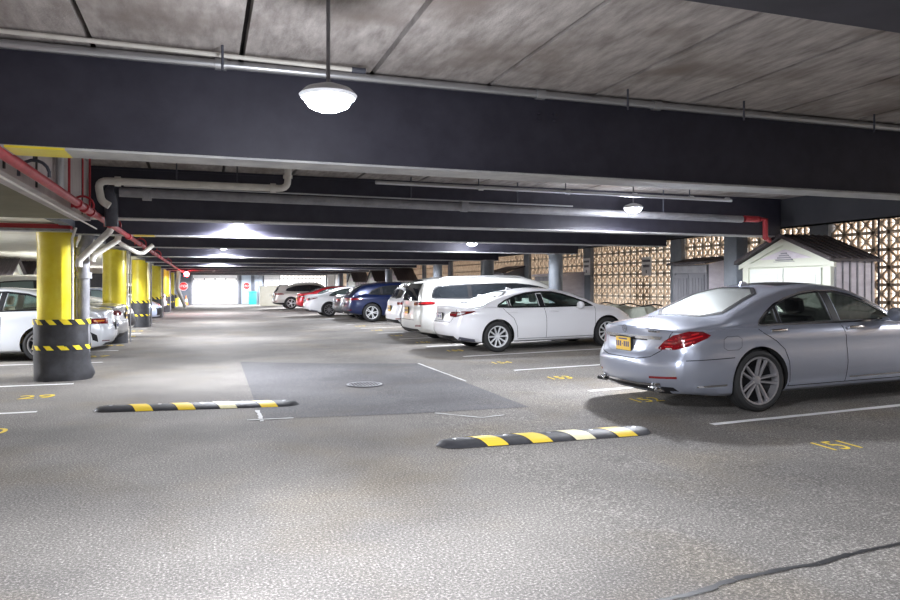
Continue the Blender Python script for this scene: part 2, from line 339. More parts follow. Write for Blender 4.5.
tag(link('trim_1', bm, [M_FASCIA, M_JOINT]), 'pale stained concrete fascia along the left edge', None, kind='structure')
bm = bmesh.new(); box(bm, X_FASCIA-0.15, X_FASCIA, 9.59, Y1, Z_SOFF-0.02, Z_CEIL)
tag(link('trim_3', bm, M_DARKGREY), 'dark edge band above the yellow columns', None, kind='structure')
# screen block wall
def screen_block(bm, y, z, s, x0, x1):
    f = 0.050
    box(bm, x0, x1, y, y+s, z, z+f*0.6); box(bm, x0, x1, y, y+s, z+s-f*0.6, z+s)
    box(bm, x0, x1, y, y+f*0.6, z, z+s); box(bm, x0, x1, y+s-f*0.6, y+s, z, z+s)
    cy, cz = y+s/2, z+s/2; h = s/2-0.01
    for a, wd, L in ((45, 0.034, h*1.36), (135, 0.034, h*1.36), (0, 0.012, h), (90, 0.012, h)):
        ca, sa = math.cos(math.radians(a)), math.sin(math.radians(a))
        pts = [(cy+u*ca-v*sa, cz+u*sa+v*ca) for u, v in ((-L, -wd/2), (L, -wd/2), (L, wd/2), (-L, wd/2))]
        prism(bm, pts, 'x', x0+0.006, x1-0.006)
    prism(bm, [(cy+0.028*math.cos(k*PI/4), cz+0.028*math.sin(k*PI/4)) for k in range(8)], 'x', x0+0.004, x1-0.004)
S = 0.31; KNEE = 0.90
bm = bmesh.new()
y = Y0
nb = int((Y1-Y0)/S)
for i in range(nb):
    for j in range(6): screen_block(bm, Y0+i*S, KNEE+j*S, S, X_WALL, X_WALL+0.055)
wr = tag(link('wall_right', bm, M_BLOCK), 'tan decorative breeze block screen wall along the right side', None, kind='structure')
bm = bmesh.new(); box(bm, X_WALL-0.06, X_WALL+0.15, Y0, Y1, 0.0, KNEE); box(bm, X_WALL-0.02, X_WALL+0.15, Y0, Y1, KNEE+6*S, Z_CEIL)
tag(link('wall_right_base', bm, M_CONC), 'pale concrete knee wall below the block screen', None, kind='structure')
bm = bmesh.new()
for i in range(nb):
    for j in range(4): screen_block(bm, Y0+i*S, 1.21+j*S, S, X_LEFT-0.055, X_LEFT)
tag(link('wall_left', bm, M_BLOCK), 'breeze block screen wall behind the left stalls', None, kind='structure')
bm = bmesh.new(); box(bm, X_LEFT-0.15, X_LEFT+0.04, Y0, Y1, 0, 1.21)
tag(link('wall_left_base', bm, M_CONC), 'concrete knee wall on the left', None, kind='structure')
for y in (6.4, 10.85, 15.3, 19.75, 24.2, 28.6, 33.0, 37.4, 41.8, 46.2, 50.6, 55, 59.5):
    bm = bmesh.new(); box(bm, X_WALL-0.10, X_WALL+0.1, y-0.22, y+0.22, fz(X_WALL)-0.02, Z_CEIL+0.02)
    tag(link('trim_2', bm, M_GREY), 'dark grey pilaster on the block screen wall', None, kind='structure')
bm = bmesh.new(); box(bm, X_LEFT-0.4, X_WALL+0.3, Y0-0.2, Y0, -0.1, 3.2)
tag(link('wall_back', bm, M_CONC), 'concrete wall behind the camera', None, kind='structure')
# far end wall: dark with openings; garage door at px 192-238
def xat(px, y):
    r = (px-450)/720; c, s = math.cos(YAW), math.sin(YAW)
    return y*(r*c+s)/(c-r*s)
YE = 62.0
gx0, gx1 = xat(192.5, YE), xat(237.5, YE)
sx0, sx1 = xat(280, YE), xat(326, YE)
bm = bmesh.new()
for a, b, z0, z1 in ((X_LEFT-0.3, gx0, 0, 3.2), (gx0, gx1, 2.78, 3.2), (gx1, sx0, 0, 3.2), (sx0, sx1, -0.1, 0.9), (sx0, sx1, 2.76, 3.2), (sx1, X_WALL+0.3, 0, 3.2)):
    box(bm, a, b, YE, YE+0.25, z0-0.05, z1)
tag(link('wall_far', bm, M_DARKGREY), 'dark grey end wall of the garage', None, kind='structure')
bm = bmesh.new()
tmp = bmesh.new(); n = int((sx1-sx0)/S)
for i in range(n):
    for j in range(6): screen_block(tmp, i*S, 0.9+j*S, S, -0.03, 0.03)
join(bm, tmp, Matrix.Translation((sx0, YE+0.1, 0)) @ Matrix.Rotation(-PI/2, 4, 'Z'))
bmesh.ops.transform(bm, matrix=Matrix.Translation((n*S*0, 0, 0)), verts=bm.verts)
for v in bm.verts: v.co.x = v.co.x
tag(link('wall_far_screen', bm, M_SIGNW), 'white block screen in the far wall', None, kind='structure')
d = tag(thing('door_1', (gx0, YE, 0)), 'large white sectional garage door in the far wall', None, kind='structure')
bm = bmesh.new(); W = gx1-gx0
for k in range(4): box(bm, 0.02, W-0.02, 0.04, 0.09, 0.02+k*0.69, 0.69*(k+1)-0.005)
link('door_panel', bm, M_DOORW, d)
bm = bmesh.new()
for k in range(1, 4):
    for j in range(5): box(bm, 0.04+j*(W-0.18)/4, 0.12+j*(W-0.18)/4, 0.0, 0.04, k*0.69-0.05, k*0.69+0.05)
link('hinge', bm, M_DPIPE, d)
bm = bmesh.new(); box(bm, -0.12, 0.02, -0.03, 0.05, 0, 2.78); box(bm, W-0.02, W+0.12, -0.03, 0.05, 0, 2.78); link('door_frame', bm, M_GPIPE, d)
# second door (grey glazed with stop sign) px 242-252, white shutter 263-280
x0, x1 = xat(241.5, YE), xat(251, YE)
d = tag(thing('door_2', (x0, YE-0.06, 0)), 'pale grey personnel door with glass panel right of the garage door', None, kind='structure')
bm = bmesh.new(); box(bm, 0, x1-x0, 0, 0.05, 0.02, 2.5); link('door_leaf', bm, mat('door_pale', (0.45, 0.52, 0.60), 0.4), d)
bm = bmesh.new(); box(bm, 0.15, x1-x0-0.15, -0.02, -0.005, 1.1, 2.35); link('pane', bm, mat('pale_pane', (0.55, 0.62, 0.70), 0.1), d)
x0, x1 = xat(264, YE), xat(279.5, YE)
d = tag(thing('door_3', (x0, YE-0.1, 0)), 'white roll shutter at the far end beside the block screen', None, kind='structure')
bm = bmesh.new()
for k in range(14): bbox(bm, 0, x1-x0, 0, 0.05, 0.02+k*0.19, 0.20+k*0.19, 0.01)
link('shutter', bm, M_DOORW, d)

# ------------------------------------------------------------------ beams, girder, columns
BEAMS = [1.6, 5.0, 9.72, 12.85, 16.6, 21.9, 27.0, 31.5, 36.5, 41.5, 47.0, 52.0, 57.0]
ords = ['nearest, overhead at the top right corner', 'second from the camera, the big one behind the brightest lamp', 'third from the camera, carrying a grey pipe', 'fourth from the camera', 'fifth from the camera, above the white sedan', 'sixth from the camera', 'seventh from the camera', 'eighth from the camera', 'ninth from the camera', 'tenth from the camera', 'eleventh from the camera', 'twelfth from the camera', 'last one before the garage door']
for i, y in enumerate(BEAMS):
    t = thing('steel_beam', (3.8, y, Z_BEAM), 'dark steel ceiling beam, ' + ords[i], 'beam', 'steel beams across the ceiling')
    hw = 0.14; xl = -1.30 if y < 9.5 else X_FASCIA; L = (X_GIRD-0.16-xl)/2; cx = (X_GIRD-0.16+xl)/2-3.8
    bm = bmesh.new()
    box(bm, cx-L, cx+L, -hw+0.02, hw-0.02, 0.02, Z_CEIL-Z_BEAM-0.002); box(bm, cx-L, cx+L, -hw, hw, 0.015, 0.035); box(bm, cx-L, cx+L, -hw, hw, Z_CEIL-Z_BEAM-0.03, Z_CEIL-Z_BEAM-0.002)
    if i == 1:
        for dx in (-1.44, -1.31):
            for dz in (0.42, 0.47): bbox(bm, dx-0.012, dx+0.012, -hw-0.005, -hw+0.03, dz-0.01, dz+0.01, 0.004)
    link('web', bm, M_BEAM, t)
    bm = bmesh.new(); box(bm, cx-L, cx+L, -hw, hw, 0, 0.018); 
    link('bottom_flange', bm, M_FLANGE_LIT if i else M_BEAM, t)['label'] = 'flange underside, coloured pale where lit'
    if i in (1, 3):
        bm = bmesh.new(); a = -4.92 if i == 1 else -4.9
        box(bm, a, a+0.32, -hw-0.001, hw+0.001, -0.002, 0.012); link('paint_mark', bm, M_YELLOW, t)['label'] = 'yellow paint mark'
t = thing('edge_girder', (X_GIRD, 30, 2.48), 'long dark girder running down the right side under the ceiling', 'beam')
bm = bmesh.new(); box(bm, -0.13, 0.13, -36, YE-30.01, 0, Z_CEIL-2.48-0.002); box(bm, -0.15, 0.15, -36, YE-30.01, 0, 0.04); link('web', bm, M_SPAN, t)
# grey columns (right row)
for y, lab in ((10.85, 'grey steel column rising just behind the cream shed corner'), (16.42, 'grey round column behind the white sedan'), (21.0, 'grey column rising behind the white minivan, nearer one'), (26.2, 'grey column rising behind the white minivan, farther one'), (33.9, 'grey column rising beyond the dark blue SUV roof'), (47.0, 'farthest grey column, near the silver SUV')):
    X = 9.25 if y < 12 else 8.42
    t = thing('grey_column', (X, y, fz(X)), lab, 'column', 'grey columns on the right')
    H = (2.48 if y < 12 else Z_BEAM)-fz(X)
    bm = bmesh.new()
    if y < 12: 
        bbox(bm, -0.13, 0.13, -0.17, 0.17, 0, H-0.02, 0.012)
    else: lathe(bm, [(0, 0), (0.175, 0), (0.175, H-0.03), (0, H-0.03)], n=28)
    link('shaft', bm, M_GREY, t, 40)
    bm = bmesh.new(); box(bm, -0.15, 0.15, -0.19, 0.19, H-0.03, H-0.001); link('cap_plate', bm, M_GPIPE, t)
    bm = bmesh.new(); box(bm, -0.22, 0.22, -0.2, 0.2, 0, 0.03); link('base_plate', bm, M_GPIPE, t)
# yellow columns
def capsule(cx0, cx1, r, n=14):
    pts = [(cx1+r*math.cos(a), r*math.sin(a)) for a in [(-PI/2+PI*i/n) for i in range(n+1)]]
    pts += [(cx0+r*math.cos(a), r*math.sin(a)) for a in [(PI/2+PI*i/n) for i in range(n+1)]]
    return pts
M_HAZ = hazard('hazard_tape', 1.0, 0.9, 0.20)
def hband(outline, z0, z1, name, parent, mats):
    bm = bmesh.new(); uv = bm.loops.layers.uv.new('UVMap'); n = len(outline); L = [0]
    for i in range(n): L.append(L[-1] + (Vector(outline[(i+1) % n])-Vector(outline[i])).length)
    lo = [bm.verts.new((p[0], p[1], z0)) for p in outline]; hi = [bm.verts.new((p[0], p[1], z1)) for p in outline]
    for i in range(n):
        j = (i+1) % n; f = bm.faces.new((lo[i], lo[j], hi[j], hi[i]))
        for l, u in zip(f.loops, ((L[i], z0), (L[i+1], z0), (L[i+1], z1), (L[i], z1))): l[uv].uv = u
    me = bpy.data.meshes.new(name); bm.to_mesh(me); bm.free(); me.materials.append(mats)
    o = bpy.data.objects.new(name, me); C.objects.link(o); o.parent = parent; return o
ylabs = ['thick yellow column in a black padded jacket, nearest on the left', 'yellow column second from the camera, behind the coupe tail', 'yellow column third from the camera with a black striped jacket', 'yellow column fourth from the camera', 'yellow column fifth from the camera', 'yellow column farthest down the left side']
for i, y in enumerate([13.0, 20.75, 28.7, 36.7, 44.6, 52.5]):
    t = thing('yellow_column', (-2.25, y, 0), ylabs[i], 'column', 'yellow columns along the aisle')
    bm = bmesh.new(); r = 0.285
    prof = [(0, 0), (r, 0), (r, 2.30), (r+0.0, Z_SOFF-0.0)] if i else [(0, 0), (r, 0), (r, 2.2), (r+0.012, 2.25), (r+0.015, Z_SOFF)]
    lathe(bm, prof + [(0, Z_SOFF)], n=40); link('shaft', bm, M_YELLOW, t, 50)
    if i == 0:
        bm = bmesh.new(); n = 16   # spalled concrete capital on the aisle side
        for k in range(4):
            lathe(bm, [(0, 2.28+0.04*k), (0.07+0.03*k, 2.30+0.04*k), (0.10+0.03*k, 2.36+0.03*k), (0, 2.45)], c=(0.24+0.03*k, -0.08+0.03*k, 0), n=9)
        link('broken_capital', bm, M_GPIPE, t, 30)['label'] = 'grey spalled concrete at the top'
    jh = 0.97
    if i == 0:
        o0 = capsule(-0.02, 0.17, 0.315)
        bm = bmesh.new(); rings = []
        for k in range(13):
            z = jh*k/12; g = 0.035*math.exp(-((z-0.10)/0.10)**2)
            ring = []
            for q, (px, py) in enumerate(o0):
                a = math.atan2(py, px-0.07); wv = 1+g*(1+math.sin(3*a+1))/0.34*0.8 + 0.012*math.sin(5*a+z*7)*(1-z/jh)
                ring.append(bm.verts.new(((px-0.07)*wv+0.07, py*wv, z)))
            rings.append(ring)
        for a, b in zip(rings, rings[1:]):
            for q in range(len(a)): bm.faces.new((a[q], a[(q+1) % len(a)], b[(q+1) % len(a)], b[q]))
        bm.faces.new(rings[-1]); jk = link('jacket', bm, M_RUBBER, t, 50)
        ob = [((p[0]-0.07)*1.028+0.07, p[1]*1.028) for p in o0]
        hband(ob, 0.89, 0.972, 'hazard_stripe', jk, M_HAZ); hband(ob, 0.49, 0.56, 'hazard_stripe', jk, M_HAZ)
    else:
        bm = bmesh.new(); lathe(bm, [(0, 0), (r+0.045, 0), (r+0.035, jh), (0, jh)], n=36); jk = link('jacket', bm, M_RUBBER, t, 50)
        ob = [((r+0.05)*math.cos(2*PI*k/36), (r+0.05)*math.sin(2*PI*k/36)) for k in range(36)]
        hband(ob, 0.88, 0.975, 'hazard_stripe', jk, M_HAZ); hband(ob, 0.40, 0.47, 'hazard_stripe', jk, M_HAZ)
# cross beam at left under soffit
t = thing('steel_beam', (-5.2, 12.5, 2.21), 'grey steel beam with a red upper edge on the nearest yellow column', 'beam')
bm = bmesh.new(); box(bm, -3.2, 3.24, -0.14, 0.14, 0.13, 0.168); link('web', bm, M_GPIPE, t)
bm = bmesh.new(); box(bm, -3.2, 3.24, -0.10, 0.10, 0.168, 0.24); link('red_edge', bm, M_RED, t)

# ------------------------------------------------------------------ pipes
def pipe(name, pts, r, m, label, cat='pipe', group=None, bend=0.0, fit=None, mfit=None):
    bm = bmesh.new(); tube(bm, pts, r, 14, bend=bend); o = link(name, bm, m, smooth=50)
    tag(o, label, cat, group)
    if fit:
        for (p, q) in fit:
            bm = bmesh.new(); tube(bm, [p, q], r*1.35, 14); link('coupling', bm, mfit or m, o, 50)
    return o
RX, RZ = -1.17, 2.31
rp = pipe('sprinkler_main', [(RX, -3, RZ), (RX, 4.75, RZ), (RX, 58, 2.26)], 0.036, M_RED, 'thick red sprinkler main running along the left fascia',
     fit=[((RX, y, RZ-0.01), (RX, y+0.16, RZ-0.01)) for y in (7.75, 8.15, 8.6, 10.2, 12.6, 14.8, 16.0, 17.2, 18.4, 19.6, 21, 22.5, 24, 26, 28, 31, 34, 37, 40, 44)])
for y in (5.9, 8.1, 10.6, 15.0, 20.0, 26.0):
    bm = bmesh.new()
    tube(bm, [(RX+0.1*math.cos(a), y, RZ+0.1*math.sin(a)) for a in [PI*k/8-0.2 for k in range(10)]], 0.012, 8); tube(bm, [(RX, y, RZ+0.1), (RX, y, Z_CEIL)], 0.008, 8)
    link('hanger_strap', bm, M_RED if y > 6 else M_DPIPE, rp)
pipe('thin_pipe', [(-1.24, 3.0, RZ-0.10), (-1.24, 9.6, RZ-0.12)], 0.009, M_WPIPE, 'thin pale pipe under the thick red main')
pipe('conduit', [(-1.25, 7.35, 2.36), (-1.25, 7.35, Z_CEIL-0.002)], 0.035, M_GALV, 'grey vertical conduit on the left concrete fascia')
# white drain pipe with elbows in the second bay
yw = 8.6
pipe('white_drain_pipe', [(-0.98, yw, 2.37), (-1.06, yw, 2.42), (-1.10, yw, 2.64), (0.92, yw, 2.64), (0.92, yw, Z_CEIL-0.002)], 0.040, M_WPIPE, 'white elbowed drain pipe hung across behind the big front beam', bend=0.10,
     fit=[((0.72, yw, 2.64), (0.78, yw, 2.64)), ((-0.93, yw, 2.64), (-0.87, yw, 2.64)), ((0.92, yw, 2.76), (0.92, yw, 2.80))])
for x, nm in ((0.35, 'right'), (-0.3, 'left')): pipe('hanger_rod', [(x, yw, 2.675), (x, yw, Z_CEIL)], 0.008, M_DPIPE, nm+' one of the two thin dark rods holding the white drain pipe', 'rod', 'rods on the white drain pipe')
# grey storm pipe in front of beam 3
ys = 9.25
o = pipe('storm_pipe', [(-0.95, ys, 2.60), (8.0, ys, 2.55)], 0.055, M_GPIPE, 'long grey pipe slung in front of the third beam',
     fit=[((x, ys, 2.585), (x+0.1, ys, 2.585)) for x in (-0.7, 3.3, 5.9)])
for x in (2.6, 4.15, 6.55):
    bm = bmesh.new(); tube(bm, [(x, ys, 2.60), (x, ys, Z_CEIL)], 0.010, 8); link('hanger_rod', bm, M_DPIPE, o)
pipe('dark_downpipe', [(-0.98, 9.25, 2.62), (-1.04, 9.27, 2.62), (-1.04, 9.30, 2.20)], 0.075, M_DPIPE, 'thick dark downpipe below the left end of the grey pipe', bend=0.06)
pipe('conduit', [(1.9, 8.3, 2.72), (7.0, 8.3, 2.70)], 0.022, M_GALV, 'thin galvanised conduit across behind the front beam, above the grey pipe',
     fit=[((x, 8.3, 2.71), (x+0.06, 8.3, 2.71)) for x in (3.2, 4.4, 5.4, 6.3, 6.9)])
for x, nm in ((3.2, 'left'), (4.4, 'middle'), (6.3, 'right')): pipe('hanger_rod', [(x, 8.3, 2.72), (x, 8.3, Z_CEIL)], 0.007, M_DPIPE, nm+' one of the thin rods holding the galvanised conduit', 'rod', 'rods on the galvanised conduit')
pipe('conduit', [(-0.9, 9.22, 2.675), (5.0, 9.22, 2.645)], 0.010, M_GALV, 'very thin wire conduit just above the grey pipe')
# conduits at the front beam
pipe('conduit', [(-1.29, 4.80, Z_CEIL-0.042), (X_GIRD-0.2, 4.80, Z_CEIL-0.042)], 0.028, M_GALV, 'galvanised conduit along the top of the big front beam',
     fit=[((x, 4.80, Z_CEIL-0.042), (x+0.07, 4.80, Z_CEIL-0.042)) for x in (0.06, 2.3, 3.3)])
pipe('conduit', [(-1.29, 4.62, 2.93), (0.95, 4.62, 2.90)], 0.014, M_WPIPE, 'short pale conduit beside the hanging rod of the brightest lamp', fit=[((0.9, 4.62, 2.90), (0.99, 4.62, 2.90))], mfit=M_DPIPE)
for x, y, nm in ((0.10, 4.55, 'leftmost, left of the brightest lamp'), (2.95, 4.6, 'right of the brightest lamp'), (4.0, 4.6, 'over the right stalls'), (5.35, 4.6, 'by the right edge')): pipe('hanger_rod', [(x, y, 2.80), (x, y, Z_CEIL)], 0.008, M_DPIPE, 'short dark ceiling rod near the front beam, '+nm, 'rod', 'short ceiling rods near the front beam')
# pipes at column 1
cy = 12.95
pipe('grey_downpipe', [(-1.86, cy, 0.05), (-1.86, cy, 2.12), (-1.80, cy, 2.26), (-1.80, cy, Z_SOFF-.03)], 0.092, M_GPIPE, 'grey downpipe beside the nearest yellow column', bend=0.06, fit=[((-1.86, cy, 1.62), (-1.86, cy, 1.72)), ((-1.86, cy, 2.0), (-1.86, cy, 2.12))])
pipe('thin_pipe', [(-1.985, 12.70, 0.97), (-1.985, 12.70, 2.25), (-1.93, 12.66, Z_SOFF-.03)], 0.022, M_WPIPE, 'thin white pipe between the yellow column and the grey downpipe')
pipe('white_branch_pipe', [(-1.88, 12.62, 1.80), (-1.88, 12.62, 1.90), (-1.42, 12.55, 2.38), (-1.40, 12.55, 2.46)], 0.052, M_WPIPE, 'white slanted branch pipe, left one joining the downpipe', bend=0.07)
pipe('white_branch_pipe', [(-1.72, 12.86, 1.90), (-1.70, 12.86, 2.0), (-1.34, 12.80, 2.24), (-1.33, 12.80, 2.312)], 0.048, M_WPIPE, 'white slanted branch pipe, right one joining the downpipe', bend=0.09)
pipe('white_branch_pipe', [(-1.38, 13.05, 2.27), (-1.32, 13.05, 2.20), (-1.06, 13.2, 2.05), (-0.98, 13.2, 2.06), (-0.83, 13.2, 2.20)], 0.036, M_WPIPE, 'white branch pipe dipping to the right of the others and rising again', bend=0.05)
for k, y in enumerate((21.0, 28.9, 36.9, 44.8)):
    pipe('grey_downpipe', [(-1.90, y+.12, 0.0), (-1.90, y+.12, Z_SOFF-.03)], 0.032 if k else 0.018, M_GPIPE, 'dark downpipe beside ' + ['the second', 'the third', 'the fourth', 'the fifth'][k] + ' yellow column')
    pipe('thin_pipe', [(-1.93, y-0.30, 1.0), (-1.93, y-0.30, Z_SOFF-.03)], 0.022, M_WPIPE, 'thin white pipe beside ' + ['the second', 'the third', 'the fourth', 'the fifth'][k] + ' yellow column')
pipe('white_branch_pipe', [(-1.4, 44.0, 2.45), (-1.6, 47, 1.4), (-1.3, 52, 0.15)], 0.12, M_WPIPE, 'white slanted pipe near the far end beneath the red beacon')
pipe('red_standpipe', [(8.05, 9.25, 2.56), (8.32, 9.25, 2.56)], 0.05, M_RED, 'short red pipe at the right end of the grey pipe')
pipe('red_standpipe', [(8.34, 9.25, 2.56), (8.46, 9.25, 2.56), (8.48, 9.27, 2.27), (8.98, 9.72, 2.265), (9.05, 9.80, 2.26)], 0.042, M_RED, 'vertical red standpipe behind the cream shed roof')
pipe('conduit', [(X_WALL-0.09, 9.55, fz(11)), (X_WALL-0.09, 9.55, 2.9)], 0.02, M_DPIPE, 'thin dark conduit standing on the breeze block wall at the right edge')
pipe('hanger_rod', [(-1.23, 7.7, RZ+.06), (-1.23, 7.7, Z_CEIL)], 0.012, M_RED, 'thin red rod on the fascia beside the vertical conduit', 'rod')
pipe('hanger_rod', [(-1.23, 9.0, RZ+.06), (-1.23, 9.0, Z_CEIL)], 0.012, M_RED, 'thin red rod on the fascia near the white pipe elbow', 'rod')

# ------------------------------------------------------------------ lamps
def lamp(x, y, z, watt, lab, ceil=Z_CEIL):
    t = thing('canopy_lamp', (x, y, z), lab, 'lamp', 'hanging garage lamps')
    bm = bmesh.new(); lathe(bm, [(0, 0.03), (0.13, 0.03), (0.14, 0.045), (0.11, 0.075), (0.04, 0.10), (0, 0.10)], n=28); link('housing', bm, M_LAMPB, t, 40)
    bm = bmesh.new(); lathe(bm, [(0, -0.035), (0.05, -0.03), (0.095, -0.01), (0.115, 0.02), (0.115, 0.03), (0, 0.03)], n=24); link('lens', bm, M_LAMP, t, 60)
    bm = bmesh.new(); tube(bm, [(0, 0, 0.09), (0, 0, ceil-z)], 0.010, 8); link('stem', bm, M_GPIPE, t)
    L = bpy.data.lights.new('lamp_light', 'SPOT'); L.energy = watt; L.color = LAMP_COL; L.shadow_soft_size = 0.09; L.spot_size = math.radians(172); L.spot_blend = 0.15
    o = bpy.data.objects.new('lamp_light', L); C.objects.link(o); o.parent = t; o.location = (0, 0, -0.13)
    L = bpy.data.lights.new('lamp_spill', 'POINT'); L.energy = watt*0.06; L.color = LAMP_COL; L.shadow_soft_size = 0.12
    o = bpy.data.objects.new('lamp_spill', L); C.objects.link(o); o.parent = t; o.location = (0, 0, -0.22)
LL = ['lit lamp behind the camera over the aisle', 'brightest hanging lamp with a starburst in front of the big beam', 'lit lamp on the aisle below the third beam, left', 'lit lamp over the aisle, third in its row', 'small distant lamp, fourth over the aisle', 'tiny far lamp, fifth over the aisle',
      'lit lamp behind the camera over the right stalls', 'bright hanging lamp above the silver sedan', 'lit lamp above the white minivan', 'distant lamp over the stalls beyond the minivan', 'distant lamp over the blue SUV row', 'lamp shining by the far block screen', 'lamp nearest the white garage door', 'lamp near the bright block screen in the far wall', 'lamp close to the breeze block wall beyond the right edge of the view',
      'lamp in the left bay above the coupe', 'lamp in the left bay farther down', 'farthest lamp in the left bay']
for (x, y, z, wt), lab in zip(LAMPS, LL): lamp(x, y, z, wt, lab, Z_CEIL if x > X_FASCIA else Z_SOFF+0.02)

# ------------------------------------------------------------------ speed bumps
def speed_bump(a, b, lab):
    a, b = Vector(a), Vector(b); L = (b-a).length; m = (a+b)/2; ang = math.atan2(b.y-a.y, b.x-a.x)
    tilt = -math.atan2(fz(b.x)-fz(a.x), L)
    t = thing('speed_bump', (m.x, m.y, (fz(a.x)+fz(b.x))/2), lab, 'speed bump', 'rubber speed bumps', (0, tilt, ang))
    hw, H = 0.17, 0.055
    def rad(u):
        e = L/2-abs(u); return 1.0 if e > 0.2 else math.sqrt(max(0, 1-(1-e/0.2)**2))
    def surf(u, v, off=0.0):
        k = rad(u); kk = max(k, 1e-4)
        return (u, v*kk, (H*(1-abs(v/hw)**2.6)*(0.35+0.65*k)*(1 if k > 0 else 0)) + off)
    def grid(us, skew, name, m_, off):
        bm = bmesh.new(); rows = []
        for u in us:
            rows.append([bm.verts.new(surf(max(-L/2, min(L/2, u+skew*(hw*s))), hw*s, off)) for s in [k/8-1 for k in range(17)]])
        for p, q in zip(rows, rows[1:]):
            for j in range(16): bm.faces.new((p[j], p[j+1], q[j+1], q[j]))
        return link(name, bm, m_, t, 60)
    n = 48; grid([-L/2+L*i/n for i in range(n+1)], 0, 'rubber_body', M_RUBBER, 0.002)
    for k, c in enumerate((-0.29, -0.09, 0.11, 0.31)):
        mm = M_YLB if k != 2 else M_YLW
        u0 = c*L-0.10; grid([u0+0.2*i/5 for i in range(6)], -0.6, 'reflective_stripe', mm, 0.005)
    bm = bmesh.new()
    for c in (-0.42, -0.19, 0.01, 0.21, 0.42): lathe(bm, [(0.022, 0.05), (0.022, 0.058), (0, 0.060)], c=(c*L, 0, 0), n=10)
    link('bolt', bm, M_GALV, t)
M_YLB = mat('bump_yellow', (0.85, 0.60, 0.05), 0.5); M_YLW = mat('bump_pale_yellow', (0.86, 0.80, 0.50), 0.5)
speed_bump((-1.27, 9.58), (1.14, 9.26), 'black and yellow rubber speed bump, left one farther from camera')
speed_bump((2.05, 6.43), (4.23, 6.20), 'black and yellow rubber speed bump, right one nearer the silver sedan')
M_GREYD = mat('blade_grey', (.10, .10, .13), .4)
# ------------------------------------------------------------------ cars
# car space: x = 0 at the rear bumper, +x forward, y = 0 centre line, z = 0 ground
class Car: pass
def body_fn(sp):
    L, W = sp['L'], sp['W']/2
    zt = interp(sp['top']); zs = interp(sp['belt']); zb = interp(sp['bottom']); wf = interp(sp['plan']); ins = interp(sp['inset'])
    R = interp(sp['rear']); F = interp(sp['front']); cr, cf = sp['rear_corner'], sp['front_corner']
    Dr, Df = 0.8, 1.0; rr, rf = 0.05, 0.07
    tum = sp.get('tumble', 0.36)
    side = [(0, .945), (.10, .975), (.22, .99), (.36, 1.0), (.50, 1.0), (.60, .995), (.70, .988), (.78, .990), (.86, .992), (.93, .978), (1.0, .945)]
    def section(s):
        w = W*wf(s); b, e, t = zb(s), zs(s), zt(s); e = min(e, t-0.035); h = t-e
        wc = w*0.945 - ins(s)*min(1, h/0.25)
        yr = max(0.25, wc - tum*max(0, h-0.05)); c = min(sp.get('crown', .05), 0.55*h)
        P = [(0, b), (w*.45, b), (w*.80, b), (w*.90, b+.015)]
        zr = b+0.045
        P += [(w*k, zr+(e-zr)*u) for u, k in side]
        q0 = (wc+0.0, e+min(.012, .2*h)); n = 9
        for k in range(n):
            u = k/(n-1); P.append((q0[0]+(yr+0.015-q0[0])*u + .014*math.sin(PI*u)*min(1, h/.3), q0[1]+(t-c-q0[1])*u))
        m = 10
        for k in range(1, m+1):
            y = yr*(1-k/m); P.append((y, t-c*0.96*(y/max(yr, .01))**2.3))
        for _ in range(sp.get('smooth', 2)):
            Q = P[:]
            for i in range(15, len(P)-1):
                Q[i] = ((P[i-1][0]+2*P[i][0]+P[i+1][0])/4, (P[i-1][1]+2*P[i][1]+P[i+1][1])/4)
            P = Q
        return P
    def inset(P, e):
        if e <= 0: return P
        hy = max(p[0] for p in P); z0 = P[0][1]; z1 = P[-1][1]; zc = (z0+z1)/2; hz = (z1-z0)/2
        return [(y*(1-e/hy), zc+(z-zc)*(1-e/hz)) for y, z in P]
    def off(s, y, z):
        x = s
        if s < Dr: x += (R(z)+cr*(abs(y)/W)**3)*(1-s/Dr)**2
        if s > L-Df: x -= (F(z)+cf*(abs(y)/W)**2.6)*(1-(L-s)/Df)**2
        return x
    def ring(s):
        e = 0
        if s < rr: e = rr-math.sqrt(rr*rr-(rr-s)**2)
        if s > L-rf: e = rf-math.sqrt(max(0, rf*rf-(rf-(L-s))**2))
        return inset(section(s), e)
    return ring, off
def loft(sp, stations, mi=0):
    ring, off = body_fn(sp); bm = bmesh.new(); rings = []
    def mk(s, P):
        full = P + [(-y, z) for y, z in P[-2:0:-1]]
        return [bm.verts.new((off(s, y, z), y, z)) for y, z in full]
    def cap(s, P, rg):
        z0, z1 = P[0][1], P[-1][1]; zc = (z0+z1)/2; cur = rg; K = 8
        for k in range(1, K):
            f = 1-k/K; nx = mk(s, [(y*f, zc+(z-zc)*f) for y, z in P])
            for i in range(len(cur)): bm.faces.new((cur[i], cur[(i+1) % len(cur)], nx[(i+1) % len(cur)], nx[i]))
            cur = nx
        c = bm.verts.new((off(s, 0, zc), 0, zc))
        for i in range(len(cur)): bm.faces.new((cur[i], cur[(i+1) % len(cur)], c))
    prev = None
    for s in stations:
        P = ring(s); rg = mk(s, P)
        if prev:
            for i in range(len(rg)): bm.faces.new((prev[i], prev[(i+1) % len(rg)], rg[(i+1) % len(rg)], rg[i]))
        else: cap(s, P, rg)
        prev = rg; lastP = P
    cap(stations[-1], lastP, prev)
    bmesh.ops.recalc_face_normals(bm, faces=bm.faces)
    for f in bm.faces: f.material_index = mi
    return bm
def stations(L):
    e = [0, .003, .010, .022, .036, .05, .075, .10, .13, .17, .21, .25]
    s = e[:]; x = .30
    while x < L-.30: s.append(x); x += .05
    return s + [L-v for v in e[::-1]]
